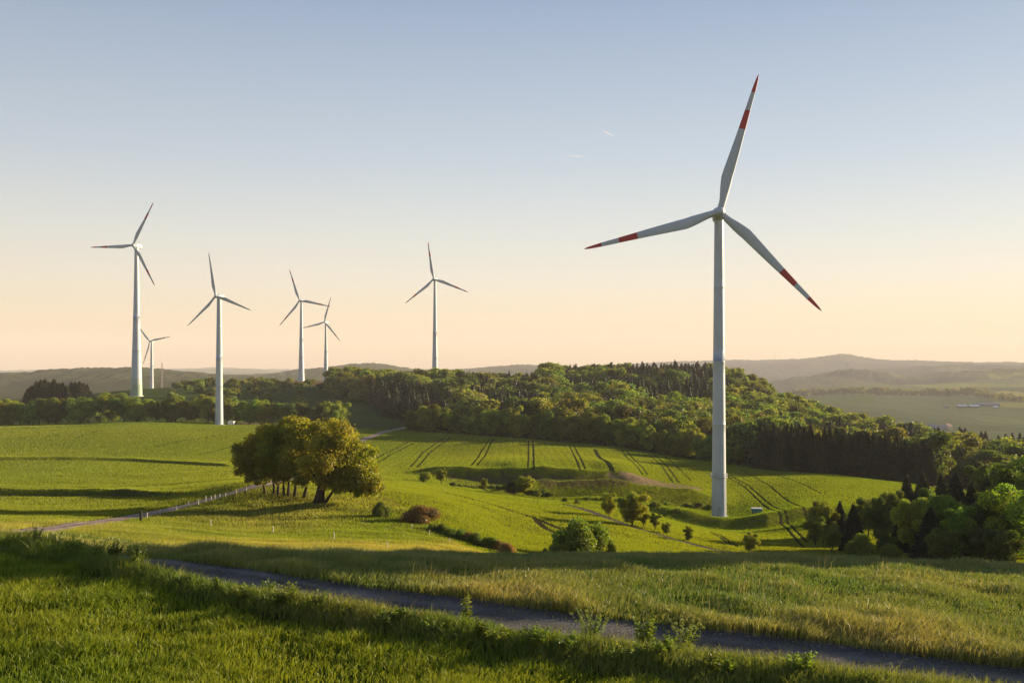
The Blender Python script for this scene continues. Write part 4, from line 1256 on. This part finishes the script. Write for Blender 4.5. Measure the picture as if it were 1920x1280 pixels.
# =====================================================================
# wind turbines
# =====================================================================
def blade_mesh(Rb, stripes, name='blade'):
    st = np.concatenate([[0.02, .04, .06, .09, .13, .17, .21, .25, .30, .36, .42, .48, .54], [.605, .605, .65, .70, .742, .742, .79, .83, .872, .872, .91, .94, .965, .985, 1.0]])
    k = 14
    th = np.linspace(0, 2*np.pi, k, endpoint=False)
    V = []
    for r in st:
        root = smoothstep(.05, .2, np.array(r))
        chord = float(np.interp(r, [0, .06, .10, .15, .20, .25, .30, .45, .6, .75, .88, .95, .98, 1], [.048, .048, .055, .068, .078, .080, .077, .064, .050, .038, .029, .020, .013, .003]))*Rb
        thick = float(np.interp(r, [0, .06, .15, .25, .5, .8, 1], [.048, .048, .034, .022, .011, .006, .0015]))*Rb
        x0 = float(np.interp(r, [0, .08, .25, .5, 1], [0, 0, -.018, -.010, .0]))*Rb    # chord centre moves back: straight leading edge
        tw = rad(float(np.interp(r, [0, .1, .3, .6, 1], [16, 16, 9, 4, 1])))
        cx = np.cos(th)*chord/2; cy = np.sin(th)*thick/2
        cy = cy*(1-.55*root*(cx < 0)*np.abs(cx)/(chord/2+1e-9))   # thinner trailing edge
        X = cx*math.cos(tw)-cy*math.sin(tw)+x0; Y = cx*math.sin(tw)+cy*math.cos(tw)
        pre = -.012*Rb*r*r
        V.append(np.column_stack([X, Y+pre, np.full(k, r*Rb)]))
    V = np.vstack(V); m = len(st); Q, mi = [], []
    for i in range(m-1):
        if st[i+1]-st[i] < 1e-6: continue
        mid_ = (st[i]+st[i+1])/2
        red = stripes and (mid_ > .872 or .605 < mid_ < .742)
        for j in range(k):
            Q.append([i*k+j, i*k+(j+1) % k, (i+1)*k+(j+1) % k, (i+1)*k+j]); mi.append(1 if red else 0)
    V = np.vstack([V, [[0, -.012*Rb, Rb*1.001]]])
    T = [[(m-1)*k+j, (m-1)*k+(j+1) % k, len(V)-1] for j in range(k)]
    mi += [1 if stripes else 0]*k
    return np_mesh(name, V, Q, T, [M['white'], M['red']], mat_idx=mi, smooth=True)

def turbine(base, hub_h, Rb, yaw, phase, rb, rt, label, stripes=True, bands=False, platform=None, flare=1.0):
    root = empty('wind_turbine', base, rad(yaw))
    zs = np.linspace(0, 1, 26)
    prof = [(rb*flare*(1-t)**1.0+rt*t if False else (rt+(rb-rt)*((1-t)**(1.0 if flare == 1 else flare))), -.6 if t == 0 else t*(hub_h-1.0)) for t in zs]
    m = MB()
    seams = [.31, .52, .77]
    P2 = []
    for i, (r, z) in enumerate(prof):
        P2.append((r, z))
        for s in seams:
            if i+1 < len(prof) and zs[i] < s <= zs[i+1]:
                z2 = s*(hub_h-1.0); r2 = np.interp(s, zs, [q[0] for q in prof])
                P2 += [(r2, z2-.12), (r2+.012, z2-.1), (r2+.012, z2+.1), (r2, z2+.12)]
    m.lathe(P2, 44)
    tw = m.build('tower', M['white'], root, True)
    if bands:   # painted green rings at the foot of the tower
        me = tw.data; me.materials.append(M['greenband']); me.materials.append(M['greenband2'])
        for p in me.polygons:
            z = p.center[2]
            if z < hub_h*.06: p.material_index = 2
            elif z < hub_h*.10: p.material_index = 1
    fb = MB(); fb.lathe([(rb+.02, -.5), (rb+.75, -.5), (rb+.75, .16), (rb+.68, .22), (rb-.05, .24)], 40); fb.build('foundation', M['boxwhite'], root)
    # door in the tower foot
    d = MB(); d.box((0, -rb*.985, 1.6), (.95, .14, 2.2), .05); d.build('door', M['steel'], tw)
    # nacelle: rounded long box
    n = MB(); k = 20; th = np.linspace(0, 2*np.pi, k, endpoint=False)
    S = Rb/35.0
    sec = [(-2.6, .80), (-2.2, 1.15), (-1.2, 1.5), (1.0, 1.62), (3.5, 1.55), (5.2, 1.3), (6.0, .9), (6.3, .45)]
    VV = []
    for yv, rr_ in sec:
        ex = .6
        cx = np.sign(np.cos(th))*np.abs(np.cos(th))**ex*rr_*S*1.0; cz = np.sign(np.sin(th))*np.abs(np.sin(th))**ex*rr_*S*1.08
        VV.append(np.column_stack([cx, np.full(k, yv*S), cz+hub_h]))
    VV = np.vstack(VV+[[[0, sec[0][0]*S, hub_h]], [[0, sec[-1][0]*S, hub_h]]])
    mm = len(sec)
    QQ = [[i*k+j, i*k+(j+1) % k, (i+1)*k+(j+1) % k, (i+1)*k+j] for i in range(mm-1) for j in range(k)]
    TT = [[mm*k, (j+1) % k, j] for j in range(k)]+[[mm*k+1, (mm-1)*k+j, (mm-1)*k+(j+1) % k] for j in range(k)]
    n.add(VV, QQ, TT)
    na = n.build('nacelle', M['white'], root, True)
    q = MB(); q.tube([[0, 3.6*S, hub_h+1.6*S], [0, 3.6*S, hub_h+2.9*S]], .07*S, 6); q.box((0, 3.6*S, hub_h+2.95*S), (.5*S, .12*S, .12*S)); q.build('wind_vane', M['steel'], na)
    # hub (spinner) in front of the nacelle
    hb = MB(); k = 24; th = np.linspace(0, 2*np.pi, k, endpoint=False)
    sec = [(1.7, 1.05), (1.2, 1.28), (.2, 1.36), (-.6, 1.22), (-1.15, .9), (-1.5, .45)]
    VV = np.vstack([np.column_stack([np.cos(th)*r_*S, np.full(k, yv*S), np.sin(th)*r_*S]) for yv, r_ in sec]+[[[0, -1.58*S, 0]], [[0, 1.7*S, 0]]])
    mm = len(sec)
    hb.add(VV, [[i*k+j, i*k+(j+1) % k, (i+1)*k+(j+1) % k, (i+1)*k+j] for i in range(mm-1) for j in range(k)],
           [[(mm-1)*k+j, (mm-1)*k+(j+1) % k, mm*k] for j in range(k)]+[[(j+1) % k, j, mm*k+1] for j in range(k)])
    h = hb.build('hub', M['white'], root, True, (0, -4.3*S, hub_h))
    bm_ = blade_mesh(Rb, stripes)
    for i in range(3):
        b = link('blade', bm_, h)
        b.rotation_euler = (0, rad(phase+120*i), 0)
        if stripes: b['label'] = 'white blade with two red bands towards its tip'
    if platform:
        rp = np.interp(platform/hub_h, [0, 1], [rb, rt])
        f = MB(); f.lathe([(rp-.02, platform-.12), (rp+.42, platform-.10), (rp+.42, platform), (rp-.02, platform+.02)], 40)
        for zz in (.45, .85): f.lathe([(rp+.36, platform+zz-.03), (rp+.42, platform+zz-.03), (rp+.42, platform+zz+.03), (rp+.36, platform+zz+.03), (rp+.36, platform+zz-.03)], 40)
        for a in np.linspace(0, 2*np.pi, 16, endpoint=False):
            f.tube([[math.cos(a)*(rp+.39), math.sin(a)*(rp+.39), platform-.05], [math.cos(a)*(rp+.39), math.sin(a)*(rp+.39), platform+.88]], .03, 5)
        f.build('platform', M['steel'], root)
        l = MB()   # ladder with rungs on the sunny side up to the platform
        a0 = rad(28); ca, sa = math.cos(a0), -math.sin(a0)
        for zz in np.arange(.6, platform-.3, .42):
            l.box((ca*(rb+.09), sa*(rb+.09), zz), (.16, .42, .05))
        for s_ in (-.21, .21):
            l.tube([[ca*(rb+.12)-sa*s_, sa*(rb+.12)+ca*s_, .2], [ca*(rp+.12)-sa*s_, sa*(rp+.12)+ca*s_, platform-.1]], .03, 5)
        l.build('ladder', M['steel'], root)
    return tag(root, label, 'wind turbine', 'wind turbines')

def tb(u, vbase, vhub, depth, **kw):
    x_ = (u-UC)/FPX*depth; z_ = float(hgt(np.array([x_]), np.array([depth]))[0])
    hub = (VH-vhub)*depth/FPX-z_
    return turbine((x_, depth, z_), hub, **kw)
pb = (0, 252.0); S7 = pb[1]/FPX
tb(1348, 962, 402, pb[1], Rb=258*S7*1.0, yaw=-9, phase=15.6, rb=13.6*S7, rt=8.4*S7, label='nearest and tallest wind turbine, red banded blades, ring platform low on its tower', platform=75*S7)
tb(256, 742, 461, 700, Rb=89.5*700/FPX, yaw=-13, phase=29, rb=10.6*700/FPX, rt=3.6*700/FPX, label='tall wind turbine at the far left with flared tower and green painted foot', bands=True, flare=1.35)
tb(411, 795, 556, 500, Rb=84*500/FPX, yaw=-21, phase=-10.5, rb=7.4*500/FPX, rt=4.2*500/FPX, label='plain white wind turbine standing on the crest of the left field', stripes=False)
tb(284.5, 735, 640, 1580, Rb=46*1580/FPX, yaw=-16, phase=-41, rb=3.6*1580/FPX, rt=1.9*1580/FPX, label='small far wind turbine just right of the tall far left one')
tb(565, 718, 564, 1026, Rb=61.9*1026/FPX, yaw=-11, phase=-19, rb=6.0*1026/FPX, rt=2.2*1026/FPX, label='left and taller of the overlapping pair of turbines on the brown ridge', flare=1.4)
tb(611, 715, 604, 1244, Rb=49*1244/FPX, yaw=-18, phase=17, rb=4.8*1244/FPX, rt=1.8*1244/FPX, label='right and smaller of the overlapping pair of turbines on the brown ridge', flare=1.4)
tb(815.5, 735, 524, 933, Rb=70.7*933/FPX, yaw=-10, phase=-9, rb=6.2*933/FPX, rt=2.4*933/FPX, label='wind turbine alone in the middle rising from behind the spruces', flare=1.3)

# transformer cabinets
def cabinet(u, v, w, h, d, body, lid, label):
    p = px(u, v, 200); root = empty('transformer_cabinet', p, rad(-8))
    b = MB(); b.box((0, 0, h/2-.1), (w, d, h+.2), .06); b.build('body', body, root)
    r = MB(); r.box((0, 0, h+.075), (w+.16, d+.16, .15), .05); r.build('lid', lid, root)
    dd = MB()
    for s in (-1, 1): dd.box((s*w*.24, -d/2-.02, h*.48), (w*.42, .04, h*.8))
    dr = dd.build('door', body, root)
    return tag(root, label, 'cabinet')
cabinet(1419, 962, 2.5, 1.2, 1.8, M['boxgreen'], M['boxwhite'], 'green transformer cabinet with pale lid right of the tallest tower')
cabinet(434, 796, 3.0, 1.7, 2.2, M['boxwhite'], M['boxwhite'], 'small pale cabinet at the foot of the plain white turbine')

# =====================================================================
# fence posts, masts, far buildings, contrails
# =====================================================================
def post(u, vb, hpx, mat, r, label, name='fence_post', grp='pale fence posts along the farm track and pasture'):
    p = px(u, vb, 45); h = hpx*p[1]/FPX
    m = MB(); m.tube([[0, 0, -.3], [0, 0, h*.5], [.01, 0, h-.04], [.01, 0, h]], [r, r, r*.97, r*.6], 8)
    o = m.build(name, mat, None, False, p)
    ins = MB()
    return tag(o, label, 'fence post', grp)
post(264, 976, 19, M['post_dark'], .16, 'stout black post beside the farm track', 'marker_post', None)
FP = [(276, 972, 12), (300, 966, 12), (331, 957, 11), (353, 951, 13), (372, 946, 13), (386, 941, 12), (396, 938, 9), (403, 936, 9), (412, 933, 8), (423, 931, 8), (443, 925, 7), (462, 921, 7)]
for i, (a, b, c) in enumerate(FP):
    post(a, b, c, M['post_pale'], .06, f'thin pale fence post, {ordinal(i+1)} from the left along the farm track')
for a, b, c, lab in [(395, 987, 14, 'pale post alone on the pasture nearest the farm track'), (512, 999, 13, 'short pale post in the middle of the pasture'), (626, 1012, 15, 'thin grey post on the pasture right of the middle one'), (726, 1029, 13, 'thin grey post on the pasture near the shaded crest'), (809, 1040, 10, 'bright short post at the lower edge of the pasture'),
                     (805, 1002, 9, 'upper thin post beside the hollow hedge'), (843, 1018, 10, 'lower thin post beside the hollow hedge'), (772, 990, 8, 'small post above the others beside the hollow hedge')]:
    post(a, b, c, M['post_pale'], .055, lab)
def mast(u, vb, vt, depth, w, label):
    x_ = (u-UC)/FPX*depth; z_ = float(hgt(np.array([x_]), np.array([depth]))[0]); h = (VH-vt)*depth/FPX-z_
    root = empty('radio_mast', (x_, depth, z_))
    m = MB()
    for s, t in ((-1, -1), (1, -1), (0, 1)):
        m.tube([[s*w, t*w, -1], [s*w*.5, t*w*.5, h*.97]], w*.28, 5)
    for z in np.arange(2, h*.95, 4.0):
        k = w*(1-.5*z/h); k2 = w*(1-.5*(z+4)/h)
        m.tube([[-k, -k, z], [k2, -k2, z+4]], w*.15, 4); m.tube([[k, -k, z], [0, k2, z+4]], w*.15, 4); m.tube([[0, k, z], [-k2, -k2, z+4]], w*.15, 4)
    m.build('lattice', M['pole'], root)
    a = MB(); a.tube([[0, 0, h*.93], [0, 0, h]], w*.3, 6); a.build('antenna', M['pole'], root)
    return tag(root, label, 'mast')
mast(304, 735, 680, 1500, 1.0, 'thin red brown lattice mast right of the small far left turbine')
mast(1453, 672, 660, 8700, 2.0, 'tiny mast on the far skyline hill right of the tallest tower')

def building(u, depth, w, d, hw, hr, wall, roof, label, name='farm_building', rz=0, nwin=4):
    x_ = (u-UC)/FPX*depth; z_ = float(hgt(np.array([x_]), np.array([depth]))[0])
    root = empty(name, (x_, depth, z_-.5), rad(rz))
    b = MB(); b.box((0, 0, hw/2), (w, d, hw)); 
    b.add([[-w/2, -d/2, hw], [-w/2, d/2, hw], [-w/2, 0, hw+hr], [w/2, -d/2, hw], [w/2, d/2, hw], [w/2, 0, hw+hr]], None, [[0, 2, 1], [3, 4, 5]])
    b.build('wall', wall, root)
    r = MB(); o = .5
    for s in (-1, 1):
        r.add([[-w/2-o, s*(d/2+o), hw-hr*o/(d/2)+.05], [w/2+o, s*(d/2+o), hw-hr*o/(d/2)+.05], [w/2+o, 0, hw+hr+.08], [-w/2-o, 0, hw+hr+.08],
               [-w/2-o, s*(d/2+o), hw-hr*o/(d/2)+.3], [w/2+o, s*(d/2+o), hw-hr*o/(d/2)+.3], [w/2+o, 0, hw+hr+.33], [-w/2-o, 0, hw+hr+.33]],
              [[0, 1, 2, 3], [4, 7, 6, 5], [0, 4, 5, 1], [1, 5, 6, 2], [0, 3, 7, 4]])
    r.build('roof', roof, root)
    for i in range(nwin):
        xx = -w/2+w*(i+.5)/nwin
        k = MB(); k.box((xx, -d/2-.03, hw*.55), (min(2.2, w/nwin*.5), .08, hw*.35)); k.build('window', M['dark'], root)
    k = MB(); k.box((w*.38, -d/2-.03, hw*.36), (min(3.2, w*.14), .1, hw*.7)); k.build('door', M['timber'], root)
    return tag(root, label, 'building')
building(1803, 2480, 22, 14, 4, 3.2, M['timber'], M['barnroof'], 'left long barn with bright white roof in the far valley', rz=-4)
building(1826, 2470, 22, 14, 4, 3.2, M['timber'], M['barnroof'], 'right long barn with bright white roof in the far valley', rz=-4)
building(1852, 2540, 52, 20, 4.5, 4, M['timber'], M['greyroof'], 'large grey roofed shed behind the white roofed barns', rz=-3)
building(1866, 2455, 12, 9, 3.5, 2.5, M['render'], M['barnroof'], 'small white roofed outbuilding right of the grey shed', nwin=2)
building(1774, 2470, 10, 8, 4, 3.2, M['render'], M['greyroof'], 'small house left of the white roofed barns', nwin=2)
for i, (u_, dp, rf, lab) in enumerate([(1697, 1850, 'redroof', 'red roofed village house farthest left above the valley wood'), (1750, 1800, 'greyroof', 'white walled village house half hidden by the valley wood'), (1768, 1780, 'greyroof', 'grey roofed village house second from the right by the wood'), (1777, 1820, 'redroof', 'rightmost village house with reddish roof by the valley wood'), (1710, 1880, 'greyroof', 'grey roofed village house right of the red roofed one')]):
    building(u_, dp, 12, 10, 5.5, 4.5, M['render'], M[rf], lab, 'village_house', 20*i-30, 3)

def contrail_mat():
    n = NT('contrail_ice')
    d = n.n('BsdfDiffuse'); d.inputs[0].default_value = (.9, .9, .9, 1)
    t = n.n('BsdfTranslucent'); t.inputs[0].default_value = (.9, .9, .9, 1)
    m0 = n.n('MixShader'); m0.inputs[0].default_value = .5
    n.l(d.outputs[0], m0.inputs[1]); n.l(t.outputs[0], m0.inputs[2])
    tr = n.n('BsdfTransparent')
    at = n.n('Attribute'); at.attribute_name = 'col'
    m = n.n('MixShader'); n.l(at.outputs['Fac'], m.inputs[0])
    n.l(tr.outputs[0], m.inputs[1]); n.l(m0.outputs[0], m.inputs[2]); n.l(m.outputs[0], n.out.inputs[0])
    return n.m
M['contrail'] = contrail_mat()
def contrail(u0, v0, u1, v1, label, wid=13, dens=.3):
    D = 20000.0
    a = np.array([(u0-UC)/FPX*D, D, (VH-v0)/FPX*D]); b = np.array([(u1-UC)/FPX*(D+1500), D+1500, (VH-v1)/FPX*(D+1500)])
    n = 24; t = np.linspace(0, 1, n)[:, None]; p = a*(1-t)+b*t
    m = MB(); w = wid*np.sin(np.pi*np.clip(t[:, 0]*.9+.06, 0, 1))**.5*(1.15-.4*t[:, 0])
    m.tube(p, w, 10)
    V = np.vstack(m.V)
    tt = np.concatenate([np.repeat(t[:, 0], 10), [0, 1]])
    cc = np.repeat((dens*(1-tt)**.8*np.clip(tt*10, 0.3, 1))[:, None], 3, 1)
    me = np_mesh('contrail', V, np.vstack(m.Q), np.vstack(m.T), [M['contrail']], cc, smooth=True)
    tag(link('contrail', me), label, 'contrail')
contrail(1131, 245, 1157, 259, 'upper slanting white contrail in the clear sky', 11, .30)
contrail(1094, 293.5, 1046, 291, 'lower faint level contrail in the clear sky', 9, .14)

# =====================================================================
# light, air, camera
# =====================================================================
SUN_AZ, SUN_EL = 64.0, 11.0
sd = Vector((math.sin(rad(SUN_AZ))*math.cos(rad(SUN_EL)), math.cos(rad(SUN_AZ))*math.cos(rad(SUN_EL)), math.sin(rad(SUN_EL))))
sun = bpy.data.lights.new('sun', 'SUN'); sun.energy = 5.0; sun.angle = rad(.5); sun.color = (1, .80, .50)
so = bpy.data.objects.new('sun', sun); COL.objects.link(so); so.rotation_euler = sd.to_track_quat('Z', 'Y').to_euler()

w = bpy.data.worlds.new('World'); SC.world = w; w.use_nodes = True
nt = w.node_tree; nt.nodes.clear()
out = nt.nodes.new('ShaderNodeOutputWorld'); bg = nt.nodes.new('ShaderNodeBackground'); bg.inputs['Strength'].default_value = .10
sky = nt.nodes.new('ShaderNodeTexSky'); sky.sky_type = 'NISHITA'; sky.sun_disc = False
sky.sun_elevation = rad(SUN_EL); sky.sun_rotation = rad(SUN_AZ)
sky.altitude = 300; sky.air_density = 1.0; sky.dust_density = 1.2; sky.ozone_density = 1.5
EXPO = 1.5
# clear evening sky: the physical sky blended with a colour scale by height above the horizon
def wn(t, **k):
    n_ = nt.nodes.new('ShaderNode'+t)
    for a_, b_ in k.items(): setattr(n_, a_, b_)
    return n_
tc = wn('TexCoord'); sx = wn('SeparateXYZ'); nt.links.new(tc.outputs['Generated'], sx.inputs[0])
cr = wn('ValToRGB'); e = cr.color_ramp.elements
STOPS = [(0.0, (.86, .55, .32)), (.02, (.93, .63, .365)), (.05, (.94, .735, .50)), (.085, (.88, .78, .64)), (.13, (.75, .755, .71)), (.20, (.555, .635, .72)), (.345, (.305, .41, .58)), (.6, (.20, .30, .50)), (1.0, (.13, .22, .42))]
while len(e) < len(STOPS): e.new(.5)
for el, (p_, c_) in zip(e, STOPS): el.position = p_; el.color = (*c_, 1)
nt.links.new(sx.outputs['Z'], cr.inputs[0])
dt = wn('VectorMath', operation='DOT_PRODUCT'); nt.links.new(tc.outputs['Generated'], dt.inputs[0])
dt.inputs[1].default_value = (math.sin(rad(SUN_AZ)), math.cos(rad(SUN_AZ)), 0)
mr = wn('MapRange', interpolation_type='SMOOTHSTEP'); mr.inputs[1].default_value = -.75; mr.inputs[2].default_value = .5; mr.inputs[3].default_value = .80; mr.inputs[4].default_value = .98
nt.links.new(dt.outputs['Value'], mr.inputs[0])
ml = wn('Math', operation='MULTIPLY'); ml.inputs[1].default_value = 1/(bg.inputs['Strength'].default_value*2**EXPO)
nt.links.new(mr.outputs[0], ml.inputs[0])
sc_ = wn('VectorMath', operation='SCALE'); nt.links.new(cr.outputs[0], sc_.inputs[0]); nt.links.new(ml.outputs[0], sc_.inputs['Scale'])
mxs = wn('Mix', data_type='RGBA'); mxs.inputs[0].default_value = .9
nt.links.new(sky.outputs[0], mxs.inputs[6]); nt.links.new(sc_.outputs[0], mxs.inputs[7])
nt.links.new(mxs.outputs[2], bg.inputs[0]); nt.links.new(bg.outputs[0], out.inputs[0])

def haze_box():
    V = [[x, y, z] for x in (-14500, 14500) for y in (-14500, 14500) for z in (-420, 420)]
    me = np_mesh('haze', V, [[0, 1, 3, 2], [4, 6, 7, 5], [0, 4, 5, 1], [2, 3, 7, 6], [0, 2, 6, 4], [1, 5, 7, 3]])
    n = NT('evening_haze'); pv = n.n('VolumePrincipled')
    pv.inputs['Color'].default_value = (.89, .86, .87, 1); pv.inputs['Density'].default_value = 7.0e-5; pv.inputs['Anisotropy'].default_value = 0
    n.l(pv.outputs[0], n.out.inputs['Volume'])
    me.materials.append(n.m)
    tag(link('haze', me), kind='stuff')
haze_box()
print('z range', allZ.min(), allZ.max())

cam = bpy.data.cameras.new('camera'); cam.sensor_width = 36; cam.lens = 36*FPX/1920
cam.shift_y = (VH-640)/1920.0; cam.clip_end = 80000; cam.clip_start = .1
co = bpy.data.objects.new('camera', cam); COL.objects.link(co); co.location = (0, 0, 0); co.rotation_euler = (rad(90), 0, 0)
SC.camera = co
vs = SC.view_settings; vs.view_transform = 'Standard'; vs.look = 'None'; vs.gamma = 1; vs.use_curve_mapping = False; vs.exposure = EXPO
cy = SC.cycles
cy.use_denoising = True
try: cy.denoiser = 'OPENIMAGEDENOISE'; cy.denoising_input_passes = 'RGB_ALBEDO_NORMAL'
except Exception: pass
cy.max_bounces = 6; cy.diffuse_bounces = 3; cy.transmission_bounces = 3; cy.transparent_max_bounces = 6; cy.volume_bounces = 0
print('done', round(time.time()-T0, 1))
